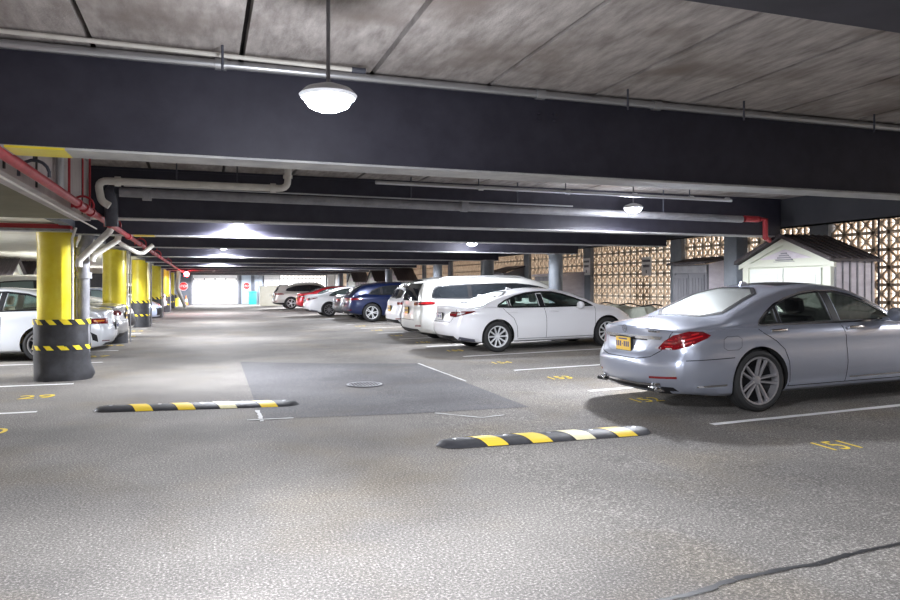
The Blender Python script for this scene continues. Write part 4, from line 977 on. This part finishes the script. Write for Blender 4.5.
# ---- white mid-size sedan
def sedan(paintm, hollow, **kw):
    d = dict(L=4.88, W=1.84, paint=paintm, hollow=hollow, glass=(G_CLEAR, G_REAR) if hollow else (M_MGLASS, M_MGLASS), cavity=(.95, 3.62),
    top=[(0, 1.02), (.10, 1.06), (.35, 1.085), (.62, 1.10), (1.0, 1.225), (1.4, 1.345), (1.8, 1.415), (2.2, 1.445), (2.6, 1.435), (2.95, 1.375), (3.3, 1.24), (3.72, 1.045), (4.1, .985), (4.6, .86), (4.88, .70)],
    belt=[(0, .90), (.3, .96), (.8, .985), (1.5, .965), (2.5, .94), (3.4, .92), (3.9, .90), (4.4, .82), (4.88, .60)],
    bottom=[(0, .28), (.4, .23), (.8, .19), (4.0, .19), (4.88, .21)], plan=[(0, .88), (.35, .96), (.9, 1.0), (2.6, .99), (3.9, .99), (4.45, .95), (4.88, .82)],
    inset=[(0, .02), (.7, .13), (1.3, .08), (2.0, .035), (3.6, .035), (4.88, 0)],
    rear=[(.2, .16), (.36, .05), (.48, 0), (.62, .01), (.72, .05), (.90, .09), (1.0, .06), (1.1, .03)], rear_corner=.27,
    front=[(.2, .10), (.35, .02), (.5, 0), (.7, .08), (.9, .25)], front_corner=.42, tumble=.38, crown=.055,
    wheels=(1.06, 3.885, .335, .215, .235), rim=(10, 0, .045, M_ALLOY, M_BLACK), arch=.04,
    dlo=[(1.09, .995), (1.14, 1.06), (1.30, 1.16), (1.56, 1.26), (1.85, 1.325), (2.2, 1.348), (2.5, 1.335), (2.75, 1.28), (3.05, 1.18), (3.35, 1.06), (3.52, .965), (3.0, .965), (2.2, .965), (1.5, .978)],
    pillars=[(1.40, -.25, .018), (2.20, -.20, .06)], frame=M_BLACK, frame_w=.02,
    rear_glass=(.66, .64, 1.50, .55), windshield=(3.68, .64, 2.78, .52),
    seams=[[(1.2, .97), (1.27, .88), (1.45, .72), (1.52, .55), (1.54, .3)], [(2.23, .95), (2.27, .7), (2.26, .27)], [(3.56, .94), (3.53, .27)], [(1.54, .27), (3.53, .27)]],
    rear_seams=[[(-.70, 1.0), (-.62, .80), (-.56, .66), (.56, .66), (.62, .80), (.70, 1.0)]],
    patches=[('tail_light', M_TAILD, [(.38, .865), (.43, .80), (.60, .785), (.78, .83), (1.02, .90), (.99, .925), (.68, .92), (.48, .91)], RCORN, .006), ('tail_light', M_TAILD, [(.38, .865), (.43, .80), (.60, .785), (.78, .83), (1.02, .90), (.99, .925), (.68, .92), (.48, .91)], RCORNL, .006),
             ('tail_light_strip', M_TAIL, [(.41, .855), (.45, .82), (.60, .81), (.62, .86)], RCORN, .011), ('tail_light_strip', M_CLEAR, [(.64, .825), (.74, .84), (.84, .89), (.66, .885)], RCORN, .011), ('tail_light_strip', M_TAIL, [(.41, .855), (.45, .82), (.60, .81), (.62, .86)], RCORNL, .011),
             ('lower_valance', M_BLACK, [(-.70, .26), (.70, .26), (.62, .37), (-.62, .37)], REAR, .004), ('bumper_blade', M_GREYD, [(.62, .27), (.70, .36), (.98, .30), (.98, .24)], RCORN, .006),
             ('headlight', M_CLEAR, [(2.60, .66), (2.95, .64), (3.75, .70), (3.72, .76), (3.2, .79)], FCORN, .006), ('turn_lamp', M_AMBER, [(3.50, .69), (3.74, .705), (3.72, .75), (3.52, .75)], FCORN, .010),
             ('headlight', M_CLEAR, [(2.60, .66), (2.95, .64), (3.75, .70), (3.72, .76), (3.2, .79)], FCORNL, .006), ('grille', M_BLACK, [(-.6, .28), (.6, .28), (.68, .58), (-.68, .58)], FRONT, .004)],
    handles=[(1.42, .88), (2.46, .86)], mirror=(3.10, .88, 1.0), seats=[(1.6, -.38), (1.6, .38), (2.6, -.38), (2.6, .38)], seat_mat=M_SEATG,
    extra=[plate(.78, M_PLATEW, h=.07), antenna(1.72, paintm)])
    d.update(kw); return d
build_car(lower(squash(sedan(WHITEP, True), .955, 1.06), .89), 'white_sedan', 'white four-door sedan with dark slim tail lights, first car beyond the silver sedan', (4.92, 15.22, fz(4.92)))
# ---- minivan / suvs : tall shapes
def tall(**kw):
    d = dict(smooth=2, hollow=False, tumble=.26, crown=.06, rear_corner=.14, front_corner=.38, glass=(M_DGLASS, M_DGLASS), frame=M_BLACK, frame_w=.02, rim=(5, .03, .035, M_ALLOY, M_BLACK), arch=.045)
    d.update(kw); return d
TL = lambda z0, z1, u0=.46, u1=.98: [(u0, z0), (u1, z0+.01), (u1+.02, (z0+z1)/2), (u1-.1, z1), (u0, z1-.01)]
def rails(x0, x1, y, m, h=.04):
    def f(car, root, sp):
        for s in (-1, 1):
            pts = []
            for k in range(13):
                x = x0+(x1-x0)*k/12; loc, n, i, dd = car.bvh.ray_cast(Vector((x, s*y, 5)), Vector((0, 0, -1)))
                pts.append((x, s*y, loc.z+(h if 0 < k < 12 else -.005)))
            bm = bmesh.new(); tube(bm, pts, .018, 8, bend=.05); link('roof_rail', bm, m, root, 50)
    return f
def spoiler(x0, x1, hw, z, m):
    def f(car, root, sp):
        bm = bmesh.new(); prism(bm, [(x0, z-.015), (x1, z-.005), (x1, z+.05), (x0+.02, z+.012)], 'y', -hw, hw); bmesh.ops.bevel(bm, geom=bm.edges[:], offset=.008, segments=2, affect='EDGES'); link('roof_spoiler', bm, m, root, 40)
    return f
van = tall(L=5.10, W=1.985, paint=WHITE2,
    top=[(0, 1.06), (.06, 1.30), (.14, 1.50), (.26, 1.66), (.45, 1.735), (1.0, 1.77), (2.0, 1.785), (2.9, 1.76), (3.4, 1.66), (3.9, 1.40), (4.3, 1.16), (4.7, 1.04), (5.10, .85)],
    belt=[(0, .95), (.2, 1.08), (1.0, 1.12), (3.0, 1.08), (4.0, 1.04), (4.6, .94), (5.10, .72)],
    bottom=[(0, .30), (.5, .24), (1, .19), (4.2, .19), (5.1, .22)], plan=[(0, .93), (.3, .975), (1, 1), (4, .99), (4.7, .94), (5.1, .80)], inset=[(0, .02), (.5, .05), (4.2, .05), (5.1, 0)],
    rear=[(.25, .12), (.4, .02), (.55, 0), (.72, .02), (.9, .05), (1.1, .05), (1.4, .05), (1.8, .05)], front=[(.2, .1), (.4, .0), (.7, .05), (.95, .22)],
    wheels=(1.07, 4.10, .355, .235, .235),
    dlo=smooth_poly([(.42, 1.20), (.50, 1.46), (.66, 1.54), (2.6, 1.56), (3.25, 1.48), (3.72, 1.33), (4.1, 1.14), (3.0, 1.13), (1.2, 1.15), (.55, 1.16)], 1), pillars=[(1.45, -.05, .045), (2.55, -.10, .05)],
    rear_glass=(.155, .66, .34, .58), windshield=(4.2, .70, 3.35, .58),
    seams=[[(1.5, 1.1), (1.52, .3)], [(2.6, 1.1), (2.62, .25)], [(3.75, 1.06), (3.72, .25)], [(1.5, .3), (3.7, .26)]],
    strips=[('character_gap', M_BLACKM, [(-.62, .60), (.62, .60)], REAR, .012)],
    patches=[('rear_glass_panel', M_DGLASS, [(-.70, 1.12), (.70, 1.12), (.62, 1.60), (-.62, 1.60)], REAR, .006), ('tail_light', M_TAIL, [(.42, .99), (1.00, 1.01), (1.03, 1.07), (.92, 1.10), (.52, 1.09), (.42, 1.07)], RCORN, .006), ('tail_light_strip', M_TAILL, [(.62, 1.035), (.96, 1.045), (.95, 1.07), (.62, 1.06)], RCORN, .011),
             ('tail_light', M_TAIL, [(.42, .99), (1.00, 1.01), (1.03, 1.07), (.92, 1.10), (.52, 1.09), (.42, 1.07)], RCORNL, .006), ('lower_valance', M_BLACK, [(-.8, .28), (.8, .28), (.75, .38), (-.75, .38)], REAR, .005), ('rear_reflector', M_TAIL, [(.5, .44), (.72, .45), (.72, .48), (.5, .47)], RCORN, .005)],
    handles=[(1.66, .98), (2.75, .98)], mirror=(3.95, .95, 1.14), extra=[plate(.83, w=.15), rails(.7, 3.1, .66, M_GALV), spoiler(.04, .35, .60, 1.52, WHITE2)])
build_car(lower(van, .895), 'white_minivan', 'white minivan with roof rails and yellow plate, parked behind the white sedan', (4.90, 17.85, fz(4.90)))
def suv(L, W, H, paintm, x_r, wb, r, rake=.55, **kw):
    s = H; xw = x_r+wb
    d = tall(L=L, W=W, paint=paintm,
    top=[(0, s*.62), (.08, s*.66), (.20, s*.74), (.20+rake*.5, s*.88), (.25+rake, s*.955), (1.5, s*.995), (2.0, s), (2.6, s*.985), (3.0, s*.93), (L-1.45, s*.72), (L-1.15, s*.655), (L-.5, s*.60), (L, s*.48)],
    belt=[(0, s*.55), (.25, s*.62), (1, s*.64), (2.5, s*.62), (L-1.3, s*.595), (L-.6, s*.54), (L, s*.42)],
    bottom=[(0, .34), (.5, .28), (1, .22), (L-.8, .22), (L, .26)], plan=[(0, .91), (.35, .97), (1, 1), (L-1, .99), (L-.4, .93), (L, .80)], inset=[(0, .02), (.5, .09), (1.4, .06), (L-1.2, .05), (L, 0)],
    rear=[(.3, .14), (.45, .02), (.62, 0), (.75, .04), (.9, .07), (1.1, .07), (1.6, .06)], front=[(.2, .1), (.45, .0), (.7, .04), (1.0, .22)],
    wheels=(x_r, xw, r, .24, r*.70),
    dlo=smooth_poly([(.62+rake*.35, s*.69), (.66+rake*.6, s*.79), (1.3+rake*.2, s*.885), (2.1, s*.91), (2.55, s*.895), (2.9, s*.84), (L-1.75, s*.73), (L-1.52, s*.655), (2.4, s*.655), (1.3, s*.665)], 1), pillars=[(1.42, -.1, .04), (2.35, -.15, .05)],
    rear_glass=(.16, W*.34, .22+rake*.8, W*.29), windshield=(L-1.38, W*.36, 2.85, W*.30),
    seams=[[(1.5, s*.64), (1.55, .3)], [(2.4, s*.64), (2.42, .3)], [(L-1.6, s*.62), (L-1.62, .3)]],
    patches=[('tail_light', M_TAIL, TL(s*.545, s*.60, .50, 1.10), RCORN, .006), ('tail_light', M_TAIL, TL(s*.545, s*.60, .50, 1.10), RCORNL, .006), ('lower_valance', M_BLACK, [(-.78, .30), (.78, .30), (.74, .46), (-.74, .46)], REAR, .005),
             ('rear_reflector', M_TAIL, [(.45, .47), (.75, .48), (.75, .51), (.45, .50)], RCORN, .006), ('grille', M_BLACK, [(-.6, .35), (.6, .35), (.65, .70), (-.65, .70)], FRONT, .004),
             ('headlight', M_CLEAR, [(L*S2-.75+.1, s*.47), (L*S2-.15+.45, s*.50), (L*S2-.15+.43, s*.545), (L*S2-.6+.1, s*.535)], FCORN, .006), ('headlight', M_CLEAR, [(L*S2-.75+.1, s*.47), (L*S2-.15+.45, s*.50), (L*S2-.15+.43, s*.545), (L*S2-.6+.1, s*.535)], FCORNL, .006)],
    handles=[(1.62, s*.585), (2.68, s*.575)], mirror=(L-1.75, W/2-.05, s*.66), extra=[plate(s*.47, w=.15)])
    d.update(kw); return d
cross = suv(4.58, 1.84, 1.66, WHITEP, .92, 2.66, .35, .35, rim=(5, 0, .06, M_ALLOYD, M_BLACK))
build_car(lower(cross, .93), 'white_crossover', 'white compact crossover tucked behind the white minivan', (5.20, 20.9, fz(5.2)))
mac = suv(4.70, 1.92, 1.62, BLUEP, .98, 2.81, .365, .62, rim=(5, .035, .04, M_ALLOY, M_BLACK)); mac['patches'] = mac['patches'] + [('tail_light_strip', M_TAILL, [(-.6, .93), (.6, .93), (.6, .945), (-.6, .945)], REAR, .008)]
mac['extra'] = [plate(.72, M_PLATEW, w=.15), tailpipe((-.55, .55), .33, .10)]
build_car(lower(mac, .95), 'blue_suv', 'dark blue coupe-like SUV parked past the white crossover', (5.28, 28.85, fz(5.28)))
# three far sedans share one shape
build_car(lower(sedan(GREYP, False, extra=[plate(.76, M_PLATEW)]), .92), 'grey_sedan', 'dark grey sedan mostly hidden behind the dark blue SUV', (5.35, 31.6, fz(5.35)))
build_car(lower(sedan(WHITEP, False, rim=(10, 0, .035, M_ALLOYD, M_BLACK), extra=[plate(.76, M_PLATEW)]), .92), 'white_sedan', 'white sedan far down between the red sedan and the grey sedan', (4.45, 34.6, fz(4.45)))
build_car(lower(sedan(REDP, False, extra=[plate(.76, M_PLATE)]), .95), 'red_sedan', 'red sedan between the far white sedan and the silver SUV', (4.85, 41.0, fz(4.85)))
hl = suv(4.87, 1.925, 1.73, SILV2, 1.05, 2.79, .375, .30); hl['patches'] = hl['patches'] + [('bumper_cladding', M_BLACK, [(.3, .30), (1.1, .30), (1.1, .42), (.3, .42)], RCORN, .006)]
hl['extra'] = [plate(.80), rails(.8, 2.9, .62, M_GALV)]
build_car(lower(hl, .90), 'silver_suv', 'silver three-row SUV, farthest car on the right near the block screen', (4.0, 46.2, fz(4.0)))
# ---- left side
cp = sedan(paint('paint_white_silver', (.66, .69, .74), .15, .3), True, L=4.77, W=1.85, seat_mat=M_SEATB,
    top=[(0, .96), (.10, 1.01), (.35, 1.05), (.55, 1.09), (.85, 1.22), (1.2, 1.36), (1.6, 1.44), (2.1, 1.475), (2.6, 1.46), (2.95, 1.38), (3.3, 1.22), (3.68, 1.02), (4.0, .95), (4.5, .85), (4.77, .70)],
    belt=[(0, .84), (.3, .93), (.8, .99), (1.5, .99), (2.5, .95), (3.4, .875), (3.9, .86), (4.4, .78), (4.77, .60)], bottom=[(0, .26), (.4, .22), (.8, .18), (4.0, .18), (4.77, .2)],
    plan=[(0, .88), (.35, .96), (.9, 1.0), (2.6, .99), (3.9, .99), (4.45, .95), (4.77, .82)], inset=[(0, .02), (.7, .15), (1.3, .09), (2.0, .035), (3.6, .035), (4.77, 0)],
    dlo=[(.98, 1.03), (1.06, 1.12), (1.25, 1.24), (1.55, 1.335), (1.9, 1.38), (2.4, 1.38), (2.75, 1.31), (3.05, 1.19), (3.3, 1.07), (3.45, .99), (3.0, .985), (2.2, .99), (1.5, 1.01)], pillars=[(2.02, -.20, .05)],
    wheels=(1.28, 3.95, .335, .24, .25), rim=(5, .035, .035, M_ALLOYD, M_BLACK), cavity=(.95, 3.55), windshield=(3.62, .64, 2.78, .50), rear_glass=(.60, .56, 1.3, .48),
    patches=[('tail_light', M_TAIL, TL(.72, .84, .46, 1.10), RCORN, .006), ('tail_light', M_TAIL, TL(.72, .84, .46, 1.10), RCORNL, .006), ('tail_light_strip', M_AMBER, [(.60, .77), (.84, .77), (.84, .80), (.60, .80)], RCORNL, .011), ('lower_valance', M_BLACK, [(-.70, .24), (.70, .24), (.62, .33), (-.62, .33)], REAR, .004),
             ('air_vent', M_BLACK, [(.76, .36), (.86, .40), (.90, .56), (.80, .50)], RCORNL, .006), ('air_vent', M_BLACK, [(.76, .36), (.86, .40), (.90, .56), (.80, .50)], RCORN, .006), ('rear_reflector', M_TAIL, [(.42, .36), (.68, .37), (.68, .39), (.42, .38)], RCORNL, .006)],
    handles=[(2.15, .80)], seams=[[(1.98, .9), (2.0, .3)], [(3.5, .88), (3.48, .27)], [(2.0, .27), (3.48, .27)]], extra=[plate(.66, M_PLATEW)], seats=[(1.75, -.36), (1.75, .36), (2.5, -.36), (2.5, .36)], mirror=(3.2, .88, .96))
build_car(cp, 'white_coupe', 'silvery white two-door coupe with beige seats behind the nearest yellow column', (-1.80, 17.05, 0), PI, slope=False)
build_car(sedan(paint('paint_silver_left', (.42, .42, .42), .5, .3), False, extra=[plate(.78, M_PLATE)]), 'silver_sedan', 'silver sedan just past the white coupe, mostly hidden by it', (-1.80, 19.45, 0), PI, slope=False)
ws_ = suv(4.7, 1.9, 1.82, WHITE2, .95, 2.8, .37, .35, glass=(M_MGLASS, M_MGLASS)); ws_['extra'] = [spoiler(.05, .45, .62, 1.66, M_BLACK)]
build_car(ws_, 'white_suv', 'tall white SUV parked nose towards the aisle between left yellow columns', (-6.65, 23.1, 0), 0, slope=False)
build_car(sedan(LBLUE, False), 'pale_blue_sedan', 'pale blue sedan parked nose out beside the third yellow column', (-6.6, 33.0, 0), 0, slope=False)
wl = suv(4.6, 1.85, 1.66, WHITEP, .95, 2.7, .35, .35)
build_car(wl, 'white_crossover', 'small white crossover with red tail lights far down the left side', (-1.9, 41.0, 0), PI, slope=False)
# ------------------------------------------------------------------ storage sheds
def gable_shed(loc, wy, dx, eave, peak, label, m_front, m_side, m_roof, group=None, flip=False, door=True, ov=0.10):
    """front (gable with doors) faces -x (towards the cars); near side faces -y"""
    t = thing('storage_shed', loc, label, 'shed', group, (0, 0, PI) if flip else (0, 0, 0)); h = wy/2
    bm = bmesh.new(); prism(bm, [(-h, 0), (h, 0), (h, eave), (0, peak-.04), (-h, eave)], 'x', 0.0, 0.04); link('front_wall', bm, m_front, t)
    bm = bmesh.new(); prism(bm, [(-h, 0), (h, 0), (h, eave), (0, peak-.04), (-h, eave)], 'x', dx-.04, dx); link('back_wall', bm, m_side, t)
    for s in (-1, 1):
        bm = bmesh.new(); y = s*h; box(bm, .04, dx-.04, min(y, y-s*.03), max(y, y-s*.03), 0, eave)
        n = max(3, int(dx/.17))
        for k in range(n+1):
            x = .06+(dx-.12)*k/n; box(bm, x-.012, x+.012, min(y, y+s*.014), max(y, y+s*.014), .02, eave-.02, 1)
        link('side_wall', bm, [m_side, M_GPIPE], t)
    bm = bmesh.new(); a = math.atan2(peak-eave, h)
    for s in (-1, 1):
        y1 = s*(h+ov); z1 = peak-(h+ov)*math.tan(a); th = .045
        prism(bm, [(0, peak), (y1, z1), (y1, z1+th), (0, peak+th)], 'x', -ov*1.4, dx+.05)
        n = int((dx+.15)/.14)
        for k in range(n+1):
            x = -ov*1.4+.01+k*.14
            if x+.02 < dx+.05: prism(bm, [(0, peak+th), (y1, z1+th), (y1, z1+th+.018), (0, peak+th+.018)], 'x', x, x+.02)
    link('roof', bm, m_roof, t)
    if door:
        bm = bmesh.new(); 
        for s in (-1, 1):
            prism(bm, [(s*(h+ov-.02), eave-.02-(ov-.02)*math.tan(a)+.0), (s*(h+ov-.02), eave-.10-(ov-.02)*math.tan(a)), (0, peak-.12), (0, peak-.02)], 'x', -.05, .0)
            box(bm, -.03, 0.0, min(s*h, s*(h-.14)), max(s*h, s*(h-.14)), 0, eave)
        box(bm, -.045, 0.0, -h, h, eave-.10, eave-.02); link('front_trim', bm, m_front, t)
        bm = bmesh.new(); prism(bm, [(-h*.62, eave+.03), (h*.62, eave+.03), (0, peak-.20)], 'x', -.012, 0.0); pn = link('gable_panel', bm, m_side, t)
        bm = bmesh.new(); n = 5
        for k in range(n): ww = .20*(1-k/n)+.02; box(bm, -.03, -.01, -ww, ww, peak-.42+k*.035, peak-.40+k*.035)
        link('gable_vent', bm, M_GPIPE, t)
        for s in (-1, 1):
            bm = bmesh.new(); y0, y1 = (.012, h-.18) if s > 0 else (-h+.18, -.012)
            box(bm, -.035, 0, y0, y1, .06, eave-.13)
            for z0, z1 in ((eave-.42, eave-.22), (.9, eave-.50), (.15, .85)):
                bbox(bm, -.05, -.03, y0+.10, y1-.10, z0, z1, .008)
            dd = link('door', bm, M_SHEDW if m_front != M_SHEDG else M_SHEDG, t)
            bm = bmesh.new(); yy = s*.05; bbox(bm, -.06, -.03, yy-.012, yy+.012, 1.0, 1.14, .006); link('handle', bm, M_GPIPE, dd)
    return t
X0 = 10.22
gable_shed((9.09, 9.50, fz(9.09)), 1.90, 0.86, 1.78, 2.17, 'cream storage shed with white double doors and brown gable roof, nearest on the right', M_RIB, M_SHEDP, M_ROOF)
def door_at(bm, y0, y1, z1): pass
# small grey shed with pent roof
def lean_shed(loc, wy, dx, zf, zb, label, mf, ms, mr):
    t = thing('storage_shed', loc, label, 'shed'); h = wy/2
    bm = bmesh.new(); box(bm, 0, .03, -h, h, 0, zf)
    box(bm, -.02, 0, -h, -h+.06, 0, zf); box(bm, -.02, 0, h-.06, h, 0, zf); box(bm, -.03, 0, -h, h, zf-.16, zf-.02, 1); link('front_wall', bm, [mf, M_GPIPE], t)
    for s in (-1, 1):
        bm = bmesh.new(); y = s*h; prism(bm, [(.03, 0), (dx, 0), (dx, zb), (.03, zf)], 'y', min(y, y-s*.03), max(y, y-s*.03)); link('side_wall', bm, ms, t)
        bm = bmesh.new(); y0, y1 = (.01, h-.08) if s > 0 else (-h+.08, -.01); box(bm, -.03, 0, y0, y1, .05, zf-.2)
        for k in range(4): yy = y0+.04+k*(y1-y0-.08)/4; box(bm, -.042, -.03, yy+.01, yy+(y1-y0-.08)/4-.01, .10, zf-.26)
        link('door', bm, mf, t)
    bm = bmesh.new(); prism(bm, [(-.12, zf), (dx+.05, zb), (dx+.05, zb+.05), (-.12, zf+.05)], 'y', -h-.07, h+.07); link('roof', bm, mr, t)
    return t
lean_shed((9.12, 12.0, fz(9.12)), 1.06, .50, 1.78, 1.90, 'small dark grey shed with double doors left of the cream shed', M_SHEDG, M_SHEDP, M_ROOF)
lean_shed((10.4, 20.8, fz(10.4)), 1.8, .80, 1.66, 1.74, 'pale flat-topped storage cabinet behind the white sedan and grey round column', M_RIB, M_SHEDP, M_SHEDP)
lean_shed((10.4, 25.2, fz(10.4)), 1.7, .80, 1.80, 2.05, 'low dark-roofed shed showing above the minivan roof', M_SHEDG, M_SHEDG, M_ROOF)
for y, lab in ((39.9, 'small white gabled shed with dark roof above the blue SUV, right one'), (45.6, 'small white gabled shed, middle of the three above the blue SUV'), (52.4, 'small white gabled shed, left and farthest of the three above the blue SUV')):
    gable_shed((X0, y, fz(X0)), 2.4, 1.0, 1.68, 2.36, lab, M_SHEDW, M_SHEDP, M_ROOF, 'white gabled sheds far right')
for x_, y, lab in ((-6.0, 27.5, 'white gabled shed with wide dark roof, nearest on the left behind the coupe'), (-6.0, 30.35, 'white gabled shed in the left bay, second'), (-6.6, 36.6, 'white gabled shed in the left bay beside the yellow column')):
    gable_shed((x_, y, 0), 2.4, 1.8, 1.75, 2.38, lab, M_SHEDW, M_CREAM, M_ROOF, 'white gabled sheds far left', flip=True)
# tarp and hose by the knee wall
bm = bmesh.new(); rows = []
for i in range(25):
    x = 10.55+.6*i/24; row = []
    for j in range(41):
        y = 15.4+3.9*j/40; e = min(1, min(i, 24-i)/5)*min(1, min(j, 40-j)/5)
        z = fz(x)+.01+e*(.74+.03*math.sin(j*.35)+.03*math.sin(i*.5+j*.2))
        row.append(bm.verts.new((x, y, z)))
    rows.append(row)
for p, q in zip(rows, rows[1:]):
    for j in range(40): bm.faces.new((p[j], p[j+1], q[j+1], q[j]))
o = link('covered_pile', bm, M_TARP, smooth=60); sol = o.modifiers.new('thickness', 'SOLIDIFY'); sol.thickness = .01
tag(o, 'low pile under a pale green tarp against the block wall ahead of the white sedan', 'tarp')
bm = bmesh.new(); tube(bm, [(10.8, 15.3+.13*k, .83+fz(10.8)+.03*math.sin(k*.7)) for k in range(30)], .018, 8); tag(link('garden_hose', bm, M_BLACK, smooth=60), 'dark hose lying along the top of the pale tarp', 'hose')
# signs on pilaster and screen
def info_sign(loc, w, h, label):
    t = thing('notice_sign', loc, label, 'sign')
    bm = bmesh.new(); bbox(bm, -.012, 0, -w/2, w/2, -h/2, h/2, .003); link('board', bm, M_SIGNW, t)
    bm = bmesh.new(); random.seed(3)
    for r_, (z, hh, n) in enumerate(((.30, .10, 7), (.02, .12, 6), (-.28, .14, 1))):
        for k in range(n):
            wd = w*.8/7; y = (k-(n-1)/2)*wd; box(bm, -.016, -.012, y-wd*.36, y+wd*.36, h*z-h*hh/2*1.2, h*z+h*hh/2*1.2)
    link('printed_lines', bm, M_INK, t)
info_sign((X_WALL-.10, 19.75, 2.10), .42, .52, 'small white notice sign mounted on the dark pilaster')
info_sign((X_WALL-.002, 16.7, 2.03), .46, .50, 'small grey notice sign on the breeze block screen')
def stop_sign(px, z, y, rad, label, yoff=0):
    x = xat(px, y); t = thing('stop_sign', (x, y, z), label, 'sign', 'red stop signs at the far end')
    oc = lambda r: [(r*math.cos(PI/8+k*PI/4), r*math.sin(PI/8+k*PI/4)) for k in range(8)]
    bm = bmesh.new(); prism(bm, oc(rad), 'y', 0, .01); link('rim', bm, M_SIGNW, t)
    bm = bmesh.new(); prism(bm, oc(rad*.92), 'y', -.004, .001); f = link('face', bm, M_SIGNR, t)
    text_mesh('lettering', 'STOP', rad*.78, M_SIGNW, f, Matrix.Translation((0, -.008, 0)) @ Matrix.Rotation(PI/2, 4, 'X'), .002)
stop_sign(183.5, 1.48, YE-.011, .36, 'red octagonal stop sign left of the garage door')
stop_sign(246.5, 1.50, YE-.092, .30, 'red octagonal stop sign on the door right of the garage door')
# red beacon
bx = xat(186.5, 41.25)
t = thing('red_beacon', (bx, 41.25, 2.16), 'glowing red warning beacon hanging at the far left end of the aisle', 'warning light')
bm = bmesh.new(); lathe(bm, [(0, -.16), (.10, -.14), (.15, 0), (.10, .10), (0, .12)], n=20); link('lens', bm, M_REDL, t, 60)
bm = bmesh.new(); lathe(bm, [(0, .12), (.12, .12), (.12, .161), (0, .161)], n=16); tube(bm, [(0, 0, .15), (0, 0, Z_CEIL-2.16)], .02, 8); link('housing', bm, M_BLACK, t, 40)
L = bpy.data.lights.new('beacon_light', 'POINT'); L.energy = 40; L.color = (1, .03, .04); L.shadow_soft_size = .15
o = bpy.data.objects.new('beacon_light', L); C.objects.link(o); o.parent = t; o.location = (0, -.35, -.1)
# far clutter
x = xat(174, 57); t = thing('yellow_bucket', (x, 57, 0), 'yellow mop bucket on the floor under the far stop sign', 'bucket')
bm = bmesh.new(); lathe(bm, [(0, 0), (.25, 0), (.33, .55), (.35, .55), (.35, .6), (.31, .6), (.24, .05), (0, .05)], n=20); link('tub', bm, M_YELLOW, t, 40)
bm = bmesh.new(); bbox(bm, -.15, .15, -.1, .1, .5, .85, .03); link('wringer', bm, M_BLACK, t)
x = xat(179, 57.5); t = thing('white_drum', (x, 57.5, 0), 'white container next to the yellow bucket', 'container')
bm = bmesh.new(); lathe(bm, [(0, 0), (.2, 0), (.22, .1), (.22, .8), (.12, .92), (0, .94)], n=20); link('body', bm, M_SIGNW, t, 40)
x = xat(186, 60); t = thing('traffic_cone', (x, 60, 0), 'orange traffic cone beside the garage door', 'traffic cone')
bm = bmesh.new(); lathe(bm, [(0, .03), (.17, .03), (.03, .75), (0, .75)], n=20); link('cone', bm, M_ORANGE, t, 40)
bm = bmesh.new(); lathe(bm, [(.128, .26), (.085, .48)], n=20); lathe(bm, [(.13, .26), (.088, .48)], n=20); link('reflective_band', bm, M_SIGNW, t, 40)
bm = bmesh.new(); bbox(bm, -.2, .2, -.2, .2, 0, .035, .01); link('base', bm, M_BLACK, t)
x = xat(252.5, 60); bm = bmesh.new(); bbox(bm, -.28, .28, -.28, .28, 0, .95, .03); bbox(bm, -.3, .3, -.3, .3, .95, 1.05, .03)
tag(link('teal_bin', bm, M_TEAL, smooth=40, loc=(x, 60, fz(x))), 'teal bin standing right of the far personnel door', 'bin')
x = xat(270.5, 54); t = thing('pale_cabinet', (x, 54, fz(x)), 'pale cream cabinet standing behind the silver SUV tail', 'cabinet')
bm = bmesh.new(); bbox(bm, -.75, .75, -.3, .3, 0, 1.45, .02); link('carcass', bm, M_CREAM, t)
for s in (-1, 1):
    bm = bmesh.new(); bbox(bm, min(s*.02, s*.72), max(s*.02, s*.72), -.325, -.3, .05, 1.4, .008); dd = link('door', bm, M_CREAM, t); bm = bmesh.new(); bbox(bm, s*.06-.015, s*.06+.015, -.35, -.325, .7, .85, .005); link('handle', bm, M_GPIPE, dd)
for px, lab in ((256.5, 'dark grey post left of the white shutter'), (260.5, 'dark grey post touching the white shutter')):
    x = xat(px, 60.5); bm = bmesh.new(); bbox(bm, -.15, .15, -.15, .15, 0, Z_CEIL-fz(x), .01); tag(link('steel_post', bm, M_GREY, loc=(x, 60.5, fz(x))), lab, 'post')
x = xat(262, 58.5); bm = bmesh.new(); bbox(bm, -.05, .05, -.45, .45, 0, 1.7, .01); bmesh.ops.rotate(bm, cent=(0, 0, 0), matrix=Matrix.Rotation(.22, 3, 'Y'), verts=bm.verts)
tag(link('leaning_board', bm, M_SIGNW, loc=(x, 58.5, fz(x)+.02)), 'white board leaning by the dark post at the far end', 'board')
# tall white wall panels between far columns on the right
for k, (px, y) in enumerate(((331, 56.5), (339, 58.5))):
    x = xat(px, y); bm = bmesh.new(); bbox(bm, -.28, .28, -.04, .04, 0, 2.30, .01); tag(link('upright_panel', bm, M_SIGNW, loc=(x, y, fz(x))), ['tall white upright panel, left one at the far right corner', 'tall white upright panel, right one at the far right corner'][k], 'panel')
